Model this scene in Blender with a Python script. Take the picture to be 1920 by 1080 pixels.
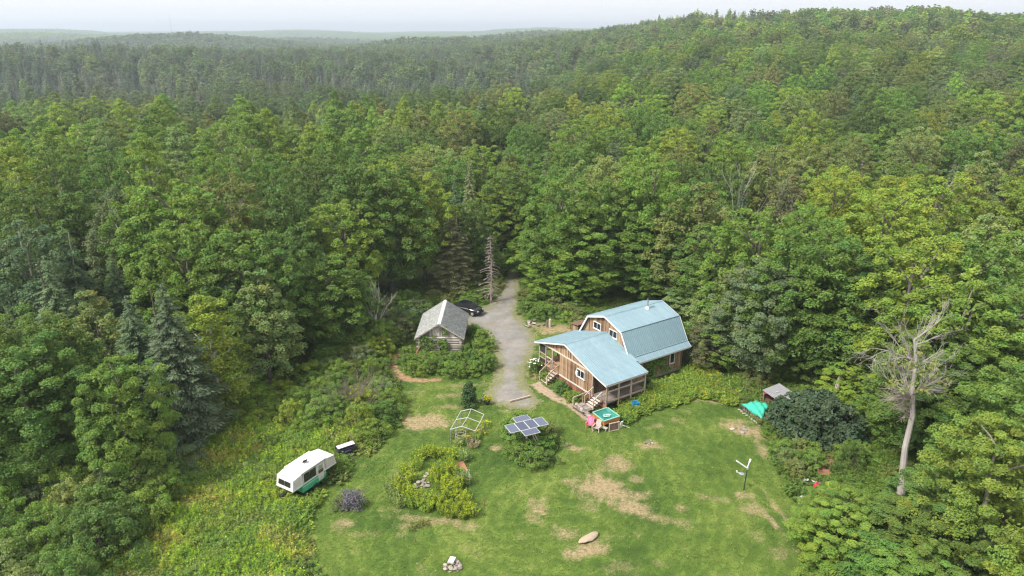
import bpy, math, random
import numpy as np
from mathutils import Vector, Matrix

for _o in list(bpy.data.objects):
    bpy.data.objects.remove(_o)
S = bpy.context.scene
COL = S.collection
R = math.radians

# ------------------------------------------------------------------ camera
CAM_H = 35.0
FPX, CX, CY, HOR = 1331.0, 960.0, 540.0, 58.0
PITCH = math.atan((CY - HOR) / FPX)
cd = bpy.data.cameras.new('camera')
cd.sensor_width = 36.0
cd.lens = 36.0 * FPX / 1920.0
cd.clip_start = 0.5
cd.clip_end = 40000.0
cam = bpy.data.objects.new('camera', cd)
cam.location = (0, 0, CAM_H)
cam.rotation_euler = (R(90) - PITCH, 0, 0)
COL.objects.link(cam)
S.camera = cam

# ------------------------------------------------------------------ sky, sun, exposure
SUN_EL, SUN_AZ = R(50), R(236)          # azimuth clockwise from +Y (the view direction): from behind the left shoulder
W = bpy.data.worlds.new('World')
S.world = W
W.use_nodes = True
nt = W.node_tree
nt.nodes.clear()
o_ = nt.nodes.new('ShaderNodeOutputWorld')
bg = nt.nodes.new('ShaderNodeBackground')
sk = nt.nodes.new('ShaderNodeTexSky')
sk.sky_type = 'NISHITA'
sk.sun_disc = False
sk.sun_elevation = SUN_EL
sk.sun_rotation = SUN_AZ
sk.air_density = 1.0
sk.dust_density = 4.0
sk.ozone_density = 1.5
hs = nt.nodes.new('ShaderNodeHueSaturation')
hs.inputs['Saturation'].default_value = 0.35
mx = nt.nodes.new('ShaderNodeMix')
mx.data_type = 'RGBA'
mx.inputs['Factor'].default_value = 0.62
mx.inputs['B'].default_value = (9.0, 9.1, 9.4, 1)       # the even grey-white cloud veil
nt.links.new(sk.outputs['Color'], hs.inputs['Color'])
nt.links.new(hs.outputs['Color'], mx.inputs['A'])
nt.links.new(mx.outputs['Result'], bg.inputs['Color'])
bg.inputs['Strength'].default_value = 0.045
nt.links.new(bg.outputs['Background'], o_.inputs['Surface'])

sd = bpy.data.lights.new('sun', 'SUN')
sd.energy = 1.5
sd.angle = R(10)
sd.color = (1.0, 0.96, 0.9)
sun = bpy.data.objects.new('sun', sd)
dirv = Vector((math.sin(SUN_AZ) * math.cos(SUN_EL), math.cos(SUN_AZ) * math.cos(SUN_EL), math.sin(SUN_EL)))
sun.rotation_euler = dirv.to_track_quat('Z', 'Y').to_euler()
sun.location = (-60, -20, 120)
COL.objects.link(sun)

S.view_settings.view_transform = 'Standard'
S.view_settings.look = 'None'
S.view_settings.gamma = 1.0
S.view_settings.exposure = 1.95
S.view_settings.use_curve_mapping = False
S.render.engine = 'CYCLES'
cy = S.cycles
cy.max_bounces = 6
cy.diffuse_bounces = 3
cy.glossy_bounces = 2
cy.transmission_bounces = 3
cy.transparent_max_bounces = 4
cy.volume_bounces = 0
cy.use_denoising = True
cy.denoising_prefilter = 'ACCURATE'
cy.filter_width = 1.2
cy.use_adaptive_sampling = False
try:
    cy.sampling_pattern = 'BLUE_NOISE'
except Exception:
    pass

# ------------------------------------------------------------------ helpers
RNG = np.random.default_rng(11)
PR = random.Random(5)


def G(px, py, z=0.0):
    """the place on the level z that lies on the survey bearing (px, py) of the drone picture"""
    a = (px - CX) / FPX
    b = -(py - CY) / FPX
    dy = math.cos(PITCH) + b * math.sin(PITCH)
    dz = -math.sin(PITCH) + b * math.cos(PITCH)
    t = (z - CAM_H) / dz
    return (a * t, dy * t)


def ray(px, py):
    a = (px - CX) / FPX
    b = -(py - CY) / FPX
    dy = math.cos(PITCH) + b * math.sin(PITCH)
    dz = -math.sin(PITCH) + b * math.cos(PITCH)
    return math.atan2(a, dy), math.atan2(dz, math.hypot(a, dy))


def bearing_px(x, y, z=0.0):
    d = y * math.cos(PITCH) - (z - CAM_H) * math.sin(PITCH)
    return CX + FPX * x / max(d, 1e-3)


def sstep(a, b, t):
    t = np.clip((np.asarray(t, float) - a) / (b - a), 0, 1)
    return t * t * (3 - 2 * t)


def tag(o, label=None, cat=None, group=None, kind=None, tint=None):
    if label: o['label'] = label
    if cat: o['category'] = cat
    if group: o['group'] = group
    if kind: o['kind'] = kind
    if tint is not None: o['tint'] = [float(c) for c in tint]
    return o


def empty(name, loc=(0, 0, 0), rz=0.0, label=None, cat=None, group=None, scale=None):
    o = bpy.data.objects.new(name, None)
    o.empty_display_size = 0.3
    o.location = loc
    o.rotation_euler = (0, 0, rz)
    if scale: o.scale = scale
    COL.objects.link(o)
    return tag(o, label, cat, group)


def link(name, me, parent=None, loc=(0, 0, 0), rot=(0, 0, 0), scale=None):
    o = bpy.data.objects.new(name, me)
    o.location = loc
    o.rotation_euler = rot
    if scale: o.scale = scale
    COL.objects.link(o)
    if parent: o.parent = parent
    return o


def children(o):
    return [c for c in o.children]


def copy_tree(o, parent=None):
    c = o.copy()
    COL.objects.link(c)
    c.parent = parent
    for ch in children(o):
        copy_tree(ch, c)
    return c


class MB:
    """collects simple solids and links them as ONE mesh object"""

    def __init__(s):
        s.v, s.f, s.m = [], [], []

    def add(s, vs, fs, mi=0):
        n = len(s.v)
        s.v += [tuple(map(float, p)) for p in vs]
        s.f += [tuple(i + n for i in f) for f in fs]
        s.m += [mi] * len(fs)
        return s

    def box(s, c, d, rz=0.0, mi=0, M=None):
        hx, hy, hz = d[0] / 2, d[1] / 2, d[2] / 2
        cs, sn = math.cos(rz), math.sin(rz)
        vs = []
        for z in (-hz, hz):
            for x, y in ((-hx, -hy), (hx, -hy), (hx, hy), (-hx, hy)):
                p = Vector((c[0] + x * cs - y * sn, c[1] + x * sn + y * cs, c[2] + z))
                vs.append(M @ p if M else p)
        return s.add(vs, [(3, 2, 1, 0), (4, 5, 6, 7), (0, 1, 5, 4), (1, 2, 6, 5), (2, 3, 7, 6), (3, 0, 4, 7)], mi)

    def prism(s, poly, vec, mi=0):
        """polygon (3-D points) pushed along vec"""
        n = len(poly)
        vec = Vector(vec)
        a = [Vector(p) for p in poly]
        b = [p + vec for p in a]
        nrm = Vector((0, 0, 0))
        for i in range(n):
            nrm += a[i].cross(a[(i + 1) % n])
        fs = [tuple(range(n - 1, -1, -1)), tuple(range(n, 2 * n))] + [(i, (i + 1) % n, (i + 1) % n + n, i + n) for i in range(n)]
        if nrm.dot(vec) < 0:
            fs = [tuple(reversed(f)) for f in fs]
        return s.add(a + b, fs, mi)

    def beam(s, p, q, w, h, mi=0, up=(0, 0, 1)):
        p, q = Vector(p), Vector(q)
        d = (q - p)
        dn = d.normalized()
        upv = Vector(up)
        if abs(dn.dot(upv)) > 0.98: upv = Vector((1, 0, 0))
        x = dn.cross(upv).normalized() * (w / 2)
        y = x.cross(dn).normalized() * (h / 2)
        vs = [p - x - y, p + x - y, p + x + y, p - x + y, q - x - y, q + x - y, q + x + y, q - x + y]
        return s.add(vs, [(0, 1, 2, 3), (7, 6, 5, 4), (1, 0, 4, 5), (2, 1, 5, 6), (3, 2, 6, 7), (0, 3, 7, 4)], mi)

    def tube(s, pts, rad, n=6, mi=0, cap=True):
        pts = [Vector(p) for p in pts]
        if not hasattr(rad, '__len__'): rad = [rad] * len(pts)
        rings = []
        ref = Vector((0.31, 0.77, 0.55))
        for i, p in enumerate(pts):
            d = (pts[min(i + 1, len(pts) - 1)] - pts[max(i - 1, 0)]).normalized()
            x = d.cross(ref).normalized()
            y = d.cross(x)
            rings.append([p + (x * math.cos(2 * math.pi * k / n) + y * math.sin(2 * math.pi * k / n)) * rad[i] for k in range(n)])
        vs = [q for r in rings for q in r]
        fs = []
        for i in range(len(pts) - 1):
            for k in range(n):
                fs.append((i * n + k, i * n + (k + 1) % n, (i + 1) * n + (k + 1) % n, (i + 1) * n + k))
        if cap:
            fs.append(tuple(range(n - 1, -1, -1)))
            fs.append(tuple((len(pts) - 1) * n + k for k in range(n)))
        return s.add(vs, fs, mi)

    def lathe(s, prof, c=(0, 0, 0), n=12, mi=0):
        vs, fs = [], []
        for r, z in prof:
            for k in range(n):
                a = 2 * math.pi * k / n
                vs.append((c[0] + r * math.cos(a), c[1] + r * math.sin(a), c[2] + z))
        for i in range(len(prof) - 1):
            for k in range(n):
                fs.append((i * n + k, i * n + (k + 1) % n, (i + 1) * n + (k + 1) % n, (i + 1) * n + k))
        fs.append(tuple(range(n - 1, -1, -1)))
        fs.append(tuple((len(prof) - 1) * n + k for k in range(n)))
        return s.add(vs, fs, mi)

    def mesh(s, name, mats):
        me = bpy.data.meshes.new(name)
        me.from_pydata(s.v, [], s.f)
        if not isinstance(mats, (list, tuple)): mats = [mats]
        for m in mats: me.materials.append(m)
        if len(mats) > 1: me.polygons.foreach_set('material_index', s.m)
        me.update()
        return me

    def build(s, name, mats, parent=None, loc=(0, 0, 0), rot=(0, 0, 0), bevel=0.0, smooth=False):
        me = s.mesh(name, mats)
        if smooth:
            me.polygons.foreach_set('use_smooth', [True] * len(me.polygons))
        o = link(name, me, parent, loc, rot)
        if bevel:
            b = o.modifiers.new('bevel', 'BEVEL')
            b.width = bevel
            b.segments = 1
        return o


def np_mesh(name, V, F, mats, face_attr=None, point_attr=None, mat_idx=None, smooth=False):
    """V (n,3), F (m,k) arrays of equal-sided faces"""
    me = bpy.data.meshes.new(name)
    V = np.asarray(V, np.float32)
    F = np.asarray(F, np.int32)
    k = F.shape[1]
    me.vertices.add(len(V))
    me.vertices.foreach_set('co', V.ravel())
    me.loops.add(F.size)
    me.loops.foreach_set('vertex_index', F.ravel())
    me.polygons.add(len(F))
    me.polygons.foreach_set('loop_start', np.arange(0, F.size, k, dtype=np.int32))
    for m in (mats if isinstance(mats, (list, tuple)) else [mats]): me.materials.append(m)
    if mat_idx is not None: me.polygons.foreach_set('material_index', np.asarray(mat_idx, np.int32))
    if smooth: me.polygons.foreach_set('use_smooth', np.ones(len(F), bool))
    for nm, arr in (face_attr or {}).items():
        arr = np.asarray(arr, np.float32)
        a = me.attributes.new(nm, 'FLOAT' if arr.ndim == 1 else 'FLOAT_VECTOR', 'FACE')
        a.data.foreach_set('value' if arr.ndim == 1 else 'vector', arr.ravel())
    for nm, arr in (point_attr or {}).items():
        arr = np.asarray(arr, np.float32)
        a = me.attributes.new(nm, 'FLOAT' if arr.ndim == 1 else 'FLOAT_VECTOR', 'POINT')
        a.data.foreach_set('value' if arr.ndim == 1 else 'vector', arr.ravel())
    me.update(calc_edges=True)
    return me


# ------------------------------------------------------------------ materials
class NT:
    def __init__(s, name):
        s.m = bpy.data.materials.new(name)
        s.m.use_nodes = True
        s.t = s.m.node_tree
        s.t.nodes.clear()
        s.out = s.t.nodes.new('ShaderNodeOutputMaterial')

    def n(s, typ, **kw):
        nd = s.t.nodes.new(typ)
        for k, v in kw.items():
            if k.startswith('i_'):
                nd.inputs[k[2:].replace('_', ' ')].default_value = v
            else:
                setattr(nd, k, v)
        return nd

    def l(s, a, b):
        s.t.links.new(a, b)

    def noise(s, vec, scale, detail=3.0, rough=0.55):
        nd = s.n('ShaderNodeTexNoise', i_Scale=scale, i_Detail=detail, i_Roughness=rough)
        if vec is not None: s.l(vec, nd.inputs['Vector'])
        return nd.outputs['Fac']

    def ramp(s, fac, stops):
        nd = s.n('ShaderNodeValToRGB')
        cr = nd.color_ramp
        while len(cr.elements) > 1: cr.elements.remove(cr.elements[-1])
        for i, (p, c) in enumerate(stops):
            e = cr.elements[0] if i == 0 else cr.elements.new(p)
            e.position = p
            e.color = (c[0], c[1], c[2], 1) if hasattr(c, '__len__') else (c, c, c, 1)
        s.l(fac, nd.inputs['Fac'])
        return nd.outputs['Color']

    def mix(s, fac, a, b, typ='MIX'):
        nd = s.n('ShaderNodeMix', data_type='RGBA', blend_type=typ)
        for sock, v in (('Factor', fac), ('A', a), ('B', b)):
            if hasattr(v, 'is_linked'):
                s.l(v, nd.inputs[sock])
            elif sock == 'Factor':
                nd.inputs[sock].default_value = v
            else:
                nd.inputs[sock].default_value = (v[0], v[1], v[2], 1)
        return nd.outputs['Result']

    def math(s, op, a, b=None):
        nd = s.n('ShaderNodeMath', operation=op)
        for i, v in enumerate((a, b)):
            if v is None: continue
            if hasattr(v, 'is_linked'): s.l(v, nd.inputs[i])
            else: nd.inputs[i].default_value = v
        return nd.outputs[0]

    def bump(s, h, strength=0.4, dist=0.05):
        nd = s.n('ShaderNodeBump', i_Strength=strength, i_Distance=dist)
        s.l(h, nd.inputs['Height'])
        return nd.outputs['Normal']

    def princ(s, col, rough=0.8, metal=0.0, normal=None, spec=0.3, alpha=None):
        nd = s.n('ShaderNodeBsdfPrincipled', i_Roughness=rough, i_Metallic=metal)
        nd.inputs['Specular IOR Level'].default_value = spec
        if hasattr(col, 'is_linked'): s.l(col, nd.inputs['Base Color'])
        else: nd.inputs['Base Color'].default_value = (col[0], col[1], col[2], 1)
        if normal is not None: s.l(normal, nd.inputs['Normal'])
        s.l(nd.outputs[0], s.out.inputs['Surface'])
        return nd

    def objco(s):
        return s.n('ShaderNodeTexCoord').outputs['Object']

    def pos(s):
        return s.n('ShaderNodeNewGeometry').outputs['Position']

    def rnd(s):
        return s.n('ShaderNodeObjectInfo').outputs['Random']

    def attr(s, name, typ='GEOMETRY'):
        return s.n('ShaderNodeAttribute', attribute_name=name, attribute_type=typ)


def plain(name, c, rough=0.6, metal=0.0, spec=0.3, var=0.18, scale=6.0, bump=0.0, dirt=None):
    """paint / plastic / cloth with slight unevenness and optional grime"""
    t = NT(name)
    co = t.objco()
    f = t.noise(co, scale, 5, 0.6)
    col = t.mix(f, [x * (1 - var) for x in c], [min(1, x * (1 + var)) for x in c])
    if dirt:
        g = t.ramp(t.noise(co, scale * 0.35, 6, 0.65), [(0.5, 0.0), (0.72, 1.0)])
        col = t.mix(t.math('MULTIPLY', g, dirt[1]), col, dirt[0])
    nr = t.bump(t.noise(co, scale * 6, 4), bump, 0.02) if bump else None
    t.princ(col, rough, metal, nr, spec)
    return t.m


def foliage(name, trans=0.35):
    """leaves: the plant's own tint (a property of the object or instance) times a per-leaf tone"""
    t = NT(name)
    tint = t.attr('tint', 'INSTANCER').outputs['Vector']
    tone = t.attr('tone').outputs['Vector']
    col = t.mix(1.0, tint, tone, 'MULTIPLY')
    fine = t.noise(t.pos(), 1.7, 2)
    col = t.mix(1.0, col, t.ramp(fine, [(0.3, (0.8, 0.84, 0.85)), (0.7, (1.22, 1.17, 1.08))]), 'MULTIPLY')
    d = t.n('ShaderNodeBsdfDiffuse', i_Roughness=0.5)
    t.l(col, d.inputs['Color'])
    tr = t.n('ShaderNodeBsdfTranslucent')
    t.l(t.mix(1.0, col, (1.1, 1.28, 0.6), 'MULTIPLY'), tr.inputs['Color'])
    m1 = t.n('ShaderNodeMixShader', i_Fac=trans)
    t.l(d.outputs[0], m1.inputs[1])
    t.l(tr.outputs[0], m1.inputs[2])
    g = t.n('ShaderNodeBsdfGlossy', i_Roughness=0.6)
    g.inputs['Color'].default_value = (0.9, 0.95, 1, 1)
    m2 = t.n('ShaderNodeMixShader', i_Fac=0.02)
    t.l(m1.outputs[0], m2.inputs[1])
    t.l(g.outputs[0], m2.inputs[2])
    t.l(m2.outputs[0], t.out.inputs['Surface'])
    return t.m


def wood(name, stops, rough=0.85, grain=(7, 7, 0.9), bump=0.35, rvar=True):
    """weathered boards, colour differing from board to board, streaks along local z"""
    t = NT(name)
    co = t.objco()
    mp = t.n('ShaderNodeMapping')
    mp.inputs['Scale'].default_value = grain
    t.l(co, mp.inputs['Vector'])
    streak = t.noise(mp.outputs[0], 2.2, 6, 0.65)
    blot = t.noise(co, 0.9, 4, 0.6)
    f = t.math('ADD', t.math('MULTIPLY', streak, 0.55), t.math('MULTIPLY', blot, 0.35))
    if rvar:
        f = t.math('ADD', f, t.math('MULTIPLY', t.math('SUBTRACT', t.rnd(), 0.5), 0.42))
    col = t.ramp(f, stops)
    t.princ(col, rough, 0, t.bump(streak, bump, 0.02), 0.2)
    return t.m


M = {}
M['leaf'] = foliage('leaf', 0.30)
M['needle'] = foliage('needle', 0.12)
M['blade'] = foliage('blade', 0.4)
M['petal'] = plain('petal', (0.75, 0.73, 0.68), 0.7, var=0.1)
M['bark'] = wood('bark', [(0.2, (0.07, 0.055, 0.045)), (0.5, (0.17, 0.14, 0.12)), (0.8, (0.28, 0.25, 0.22))], 0.95, (3, 3, 0.6), 0.6)
M['pale_bark'] = wood('pale_bark', [(0.2, (0.2, 0.18, 0.15)), (0.5, (0.42, 0.39, 0.34)), (0.8, (0.56, 0.53, 0.47))], 0.9, (2, 2, 2.5), 0.3)
M['deadwood'] = wood('deadwood', [(0.2, (0.21, 0.185, 0.165)), (0.5, (0.36, 0.325, 0.295)), (0.8, (0.49, 0.455, 0.42))], 0.9, (3, 3, 0.7), 0.4)
M['dead_twig'] = wood('dead_twig', [(0.2, (0.15, 0.115, 0.1)), (0.5, (0.25, 0.2, 0.18)), (0.8, (0.34, 0.29, 0.26))], 0.9, (3, 3, 1), 0.2)

# ------------------------------------------------------------------ terrain
_rt = [(800, 62, 1500), (940, 60, 1300), (1060, 50, 1100), (1150, 40, 950), (1300, 21, 760), (1450, 17, 680), (1600, 14, 640),
       (1750, 15, 620), (1920, 20, 600), (2300, 26, 600), (2800, 45, 600), (3600, 60, 600)]
_az, _hr, _dr = [], [], []
for px, py, dd in _rt:
    a_, e_ = ray(px, py)
    _az.append(a_)
    _dr.append(dd)
    _hr.append(CAM_H + dd * math.tan(e_) - 18.0)
_hr[0] = 0.0
_hr[1] = min(_hr[1], 10.0)


HILLS = [(60, 190, 700, 90, 12), (380, 160, 690, 70, 6), (400, 190, 1550, 260, 25), (840, 170, 1150, 200, 24), (620, 120, 2300, 300, 18), (980, 160, 1750, 300, 20), (150, 120, 2700, 300, 20)]   # bearing, half-width, distance, depth, rise


def zt(x, y):
    x = np.asarray(x, float)
    y = np.asarray(y, float)
    d = np.hypot(x, y) + 1e-6
    az = np.arctan2(x, np.where(np.abs(y) < 1e-6, 1e-6, y))
    m = sstep(50, 150, np.hypot(x, y - 65))
    z = m * (1.1 * np.sin(x / 31 + 1) * np.cos(y / 37) + 0.8 * np.sin(x / 17 + y / 23))
    z = z - 9.0 * np.exp(-((d - 410) / 150) ** 2) * sstep(0.28, -0.02, az)
    A = sstep(700, 2200, d)
    z = z + A * (4 * np.sin(x / 420 + .7) * np.sin(y / 510 + .3) + 4 * np.sin(x / 233 + y / 317) + 3 * np.sin(y / 205 - x / 690))
    z = z - 14 * sstep(760, 1150, d) * sstep(3600, 2600, d) * sstep(.3, .1, az)
    for px0, wpx, d0, wd, amp in HILLS:
        a0 = math.atan((px0 - CX) / FPX * 1.05)
        z = z + amp * np.exp(-((az - a0) / (wpx / FPX)) ** 2 - ((d - d0) / wd) ** 2)
    z = z + sstep(3000, 4600, d) * (15 + 5 * np.sin(az * 19 + 1) + 3 * np.sin(az * 43)) - sstep(4700, 5600, d) * 12 + sstep(6000, 7800, d) * (13 + 5 * np.sin(az * 27 + 2))
    z = z - 10 * sstep(0, -400, y)
    front = sstep(-0.4, 0.1, np.cos(az))
    hr = np.interp(az, _az, _hr)
    dr = np.interp(az, _az, _dr)
    t = np.clip((d - 175) / (dr - 175), 0, 1)
    prof = t ** 1.15
    fall = 1 - 0.35 * sstep(0, 1, (d - dr) / dr) - 0.3 * sstep(0, 1, (d - 2 * dr) / (2 * dr))
    bumps = 1 + 0.05 * np.sin(az * 41 + d / 70) * np.sin(d / 57)
    z = z + np.where((az > _az[0]) & (az < _az[-1]), 1, 0) * hr * prof * fall * bumps * sstep(_az[0], _az[1], az) * front * sstep(_az[-1], _az[-2], az)
    return z


def zt1(x, y):
    return float(zt(x, y))


def sheet_from_axes(xs, ys, name, mat, zoff=0.0):
    X, Y = np.meshgrid(xs, ys)
    V = np.stack([X, Y, zt(X, Y) + zoff], -1).reshape(-1, 3)
    nx, ny = len(xs), len(ys)
    i = np.arange(ny - 1)[:, None] * nx + np.arange(nx - 1)[None, :]
    F = np.stack([i, i + 1, i + nx + 1, i + nx], -1).reshape(-1, 4)
    return np_mesh(name, V, F, mat, smooth=True)


t = NT('forest_floor')
p = t.pos()
f1 = t.noise(p, 0.22, 5, 0.6)
f2 = t.noise(p, 2.5, 5, 0.7)
col = t.ramp(t.math('ADD', t.math('MULTIPLY', f1, 0.5), t.math('MULTIPLY', f2, 0.5)),
             [(0.3, (0.035, 0.05, 0.018)), (0.5, (0.06, 0.085, 0.026)), (0.62, (0.085, 0.085, 0.04)), (0.75, (0.13, 0.105, 0.065))])
t.princ(col, 0.95, 0, t.bump(f2, 0.8, 0.15), 0.1)
M['forest_floor'] = t.m

u = np.linspace(-1, 1, 321)
xs = 9000 * np.sinh(u * 6.2) / np.sinh(6.2)
w_ = np.linspace(-0.62, 1, 331)
ys = 65 + 9200 * np.sinh(w_ * 6.2) / np.sinh(6.2)
ter = link('ground', sheet_from_axes(xs, ys, 'ground', M['forest_floor']))
tag(ter, 'dark green and brown forest floor under the trees and rolling wooded land to the horizon', kind='structure')

# ---- plan shapes of the clearing (surveyed bearings -> metres)
def plan(pts):
    return np.array([G(*q) for q in pts])


def inside(P, poly):
    """P (n,2) in polygon"""
    x, y = P[:, 0], P[:, 1]
    c = np.zeros(len(P), bool)
    n = len(poly)
    for i in range(n):
        x1, y1 = poly[i]
        x2, y2 = poly[(i + 1) % n]
        if y1 == y2: continue
        hit = ((y1 > y) != (y2 > y)) & (x < (x2 - x1) * (y - y1) / (y2 - y1) + x1)
        c ^= hit
    return c


def edge_dist(P, poly):
    """distance of each point to the polygon's outline"""
    best = np.full(len(P), 1e9)
    n = len(poly)
    for i in range(n):
        a = poly[i]
        b = poly[(i + 1) % n]
        ab = b - a
        tt = np.clip(((P - a) @ ab) / (ab @ ab + 1e-9), 0, 1)
        q = a + tt[:, None] * ab
        best = np.minimum(best, np.hypot(*(P - q).T))
    return best


def signed(P, poly):
    return np.where(inside(P, poly), 1, -1) * edge_dist(P, poly)


def vnoise(x, y, s, seed=0):
    """cheap smooth value noise from sines"""
    r = np.random.default_rng(seed)
    out = 0
    for k in range(5):
        a = r.uniform(0, 6.28)
        fx, fy = math.cos(a) / s * (1 + 0.5 * k), math.sin(a) / s * (1 + 0.5 * k)
        out = out + np.sin(x * fx * 2.2 + y * fy * 2.2 + r.uniform(0, 6.28)) / (1 + 0.4 * k)
    return out / 2.4


LAWN = plan([(545, 1300), (575, 1075), (556, 1010), (572, 958), (600, 925), (645, 880), (690, 838), (732, 795), (742, 740), (720, 705), (722, 668),
             (745, 640), (770, 590), (800, 570), (860, 552), (920, 545), (940, 512), (975, 512), (985, 545), (1010, 580), (1080, 590), (1180, 640),
             (1300, 690), (1345, 735), (1400, 760), (1440, 810), (1462, 860), (1490, 915), (1520, 960), (1530, 1020), (1530, 1080), (1500, 1300)])
DRIVE = plan([(957, 500), (946, 522), (934, 548), (915, 570), (880, 588), (850, 596), (868, 604), (905, 622), (922, 650), (930, 690), (924, 718), (906, 740),
              (922, 757), (960, 766), (1000, 768), (1016, 752), (1000, 735), (985, 716), (985, 690), (1002, 660), (1008, 640), (1000, 620), (984, 604), (972, 588), (976, 560),
              (975, 530), (970, 500)])
WALK = plan([(990, 720), (1012, 715), (1050, 742), (1090, 764), (1120, 783), (1128, 800), (1098, 788), (1062, 762), (1020, 742)])
TRAIL = plan([(762, 648), (740, 660), (722, 672), (718, 686), (730, 702), (752, 713), (790, 718), (830, 714), (832, 708), (790, 710), (765, 703), (748, 692), (742, 680), (752, 668), (772, 655)])

DRY = [  # px, py, half-length m, half-width m, turn, strength   -- worn straw patches in the grass
    (795, 790, 2.6, 1.5, 0.0, .95), (840, 762, 1.5, .5, 0, .6), (850, 740, 2.0, .6, .1, .5), (870, 722, 3.0, .5, 0, .5), (775, 735, 1.8, .6, .3, .4),
    (1155, 870, 1.6, 1.3, .5, .75), (1130, 915, 2.2, 1.6, -.6, .95), (1180, 950, 2.0, 1.0, -.5, .9), (1195, 930, 1.2, .8, 0, .6),
    (1100, 1030, 1.6, .9, .3, .8), (1060, 1000, 1.1, .8, 0, .6), (1010, 950, .9, 1.2, .4, .7), (1000, 970, .7, .7, 0, .5), (1080, 840, 1.1, .5, -.2, .7), (1060, 832, .6, .4, 0, .6),
    (1215, 835, 1.1, .7, 0, .75), (1190, 898, .8, .6, 0, .6), (1395, 805, 2.0, 1.1, -.5, .9), (1430, 815, 1.3, .9, .2, .9), (1440, 850, .9, 1.6, .2, .8), (1375, 790, 1.2, .5, -.4, .6),
    (1320, 750, 2.6, .5, -.2, .6), (1270, 790, 1.0, .8, 0, .35), (1230, 800, .9, .6, 0, .35), (1345, 935, 1.6, .4, -.2, .6), (1396, 928, .9, .5, 0, .7), (1410, 955, 1.1, .7, 0, .7),
    (1278, 952, .6, .5, 0, .6), (1436, 965, .28, 3.0, .2, .7), (1470, 970, .26, 3.2, .15, .7), (1423, 1005, .6, .6, 0, .45), (1500, 1005, .5, .5, 0, .6), (1465, 1035, 1.1, .6, 0, .45),
    (1280, 980, .9, .5, 0, .5), (930, 840, .6, .5, 0, .7), (950, 770, 1.2, .4, 0, .5), (770, 985, 1.4, .6, 0, .6), (640, 985, 1.0, 1.0, 0, .4), (680, 1000, 1.5, .5, 0, .35),
    (800, 975, 3.0, .6, -.15, .6), (880, 985, 1.0, .5, 0, .6), (1010, 610, 1.6, .9, 0, .7), (1000, 700, .9, 2.0, .3, .7), (935, 700, .5, 3, 0, .45), (960, 620, .8, 2, 0, .3), (1160, 1065, 1.4, .8, 0, .4),
    (1045, 617, 3.0, 1.4, .2, .9), (745, 880, .5, 1.4, 0, .25), (1092, 925, 1.0, 2.6, .3, .4), (1250, 975, 2.2, .6, -.5, .5)]


def dry_amount(x, y):
    v = np.zeros_like(x)
    for px, py, a, b, rt, s in DRY:
        cx, cy_ = G(px, py)
        c, sn = math.cos(rt), math.sin(rt)
        dx, dy = x - cx, y - cy_
        uu, vv = (dx * c + dy * sn) / a, (-dx * sn + dy * c) / b
        q = np.sqrt(uu * uu + vv * vv) + 0.3 * vnoise(x, y, 0.9, 3) + .22 * vnoise(x, y, .3, 4)
        v = np.maximum(v, s * sstep(1.6, 0.25, q))
    fl = .34 * sstep(.25, .95, vnoise(x, y, 1.3, 14)) * sstep(-.6, .5, vnoise(x, y, 9, 15)) + .25 * sstep(.5, 1.0, vnoise(x, y, .45, 16))
    return np.maximum(v, np.minimum(1, v + fl))


def patch_sheet(name, poly, step, mat, zoff, wob=0.25, attrs=None, cell=0):
    lo, hi = poly.min(0) - 1.0, poly.max(0) + 1.0
    xs = np.arange(lo[0], hi[0], step)
    ys = np.arange(max(lo[1], 24), hi[1], step)
    X, Y = np.meshgrid(xs, ys)
    P = np.stack([X.ravel(), Y.ravel()], 1)
    sg = signed(P, poly) + wob * vnoise(P[:, 0], P[:, 1], 0.8, 5) + wob * 0.6 * vnoise(P[:, 0], P[:, 1], 0.25, 9)
    nx = len(xs)
    i = (np.arange(len(ys) - 1)[:, None] * nx + np.arange(nx - 1)[None, :]).ravel()
    Fq = np.stack([i, i + 1, i + nx + 1, i + nx], -1)
    keep = (sg[Fq] > 0).sum(1) >= 2
    Fq = Fq[keep]
    used = np.unique(Fq)
    remap = np.full(len(P), -1)
    remap[used] = np.arange(len(used))
    P = P[used]
    sg = sg[used]
    V = np.concatenate([P, (zt(P[:, 0], P[:, 1]) + zoff)[:, None]], 1)
    at = {'edge': sg}
    if attrs:
        for k, fn in attrs.items(): at[k] = fn(P[:, 0], P[:, 1])
    return link(name, np_mesh(name, V, remap[Fq], mat, point_attr=at, smooth=True))


# lawn
t = NT('mown_grass')
p = t.pos()
big = t.noise(p, 0.16, 3, 0.5)
med = t.noise(p, 0.9, 4, 0.6)
fine = t.noise(p, 7.0, 4, 0.7)
vfine = t.noise(p, 26.0, 3, 0.7)
f = t.math('ADD', t.math('MULTIPLY', big, 0.45), t.math('ADD', t.math('MULTIPLY', med, 0.3), t.math('MULTIPLY', fine, 0.25)))
g = t.ramp(f, [(0.36, (0.045, 0.09, 0.016)), (0.45, (0.075, 0.13, 0.022)), (0.52, (0.108, 0.165, 0.028)), (0.60, (0.165, 0.21, 0.045))])
g = t.mix(1.0, g, t.ramp(vfine, [(0.25, (0.6, 0.62, 0.6)), (0.75, (1.4, 1.38, 1.4))]), 'MULTIPLY')
sw_ = t.math('SINE', t.math('ADD', t.math('MULTIPLY', t.attr('edge').outputs['Fac'], 5.2), t.math('MULTIPLY', med, 3.0)))
g = t.mix(1.0, g, t.ramp(sw_, [(0.0, (0.86, 0.88, 0.86)), (1.0, (1.13, 1.11, 1.1))]), 'MULTIPLY')
straw = t.ramp(t.noise(p, 3.5, 5, 0.7), [(0.3, (0.17, 0.125, 0.062)), (0.5, (0.31, 0.235, 0.13)), (0.7, (0.43, 0.345, 0.21))])
dry = t.attr('dry').outputs['Fac']
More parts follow.
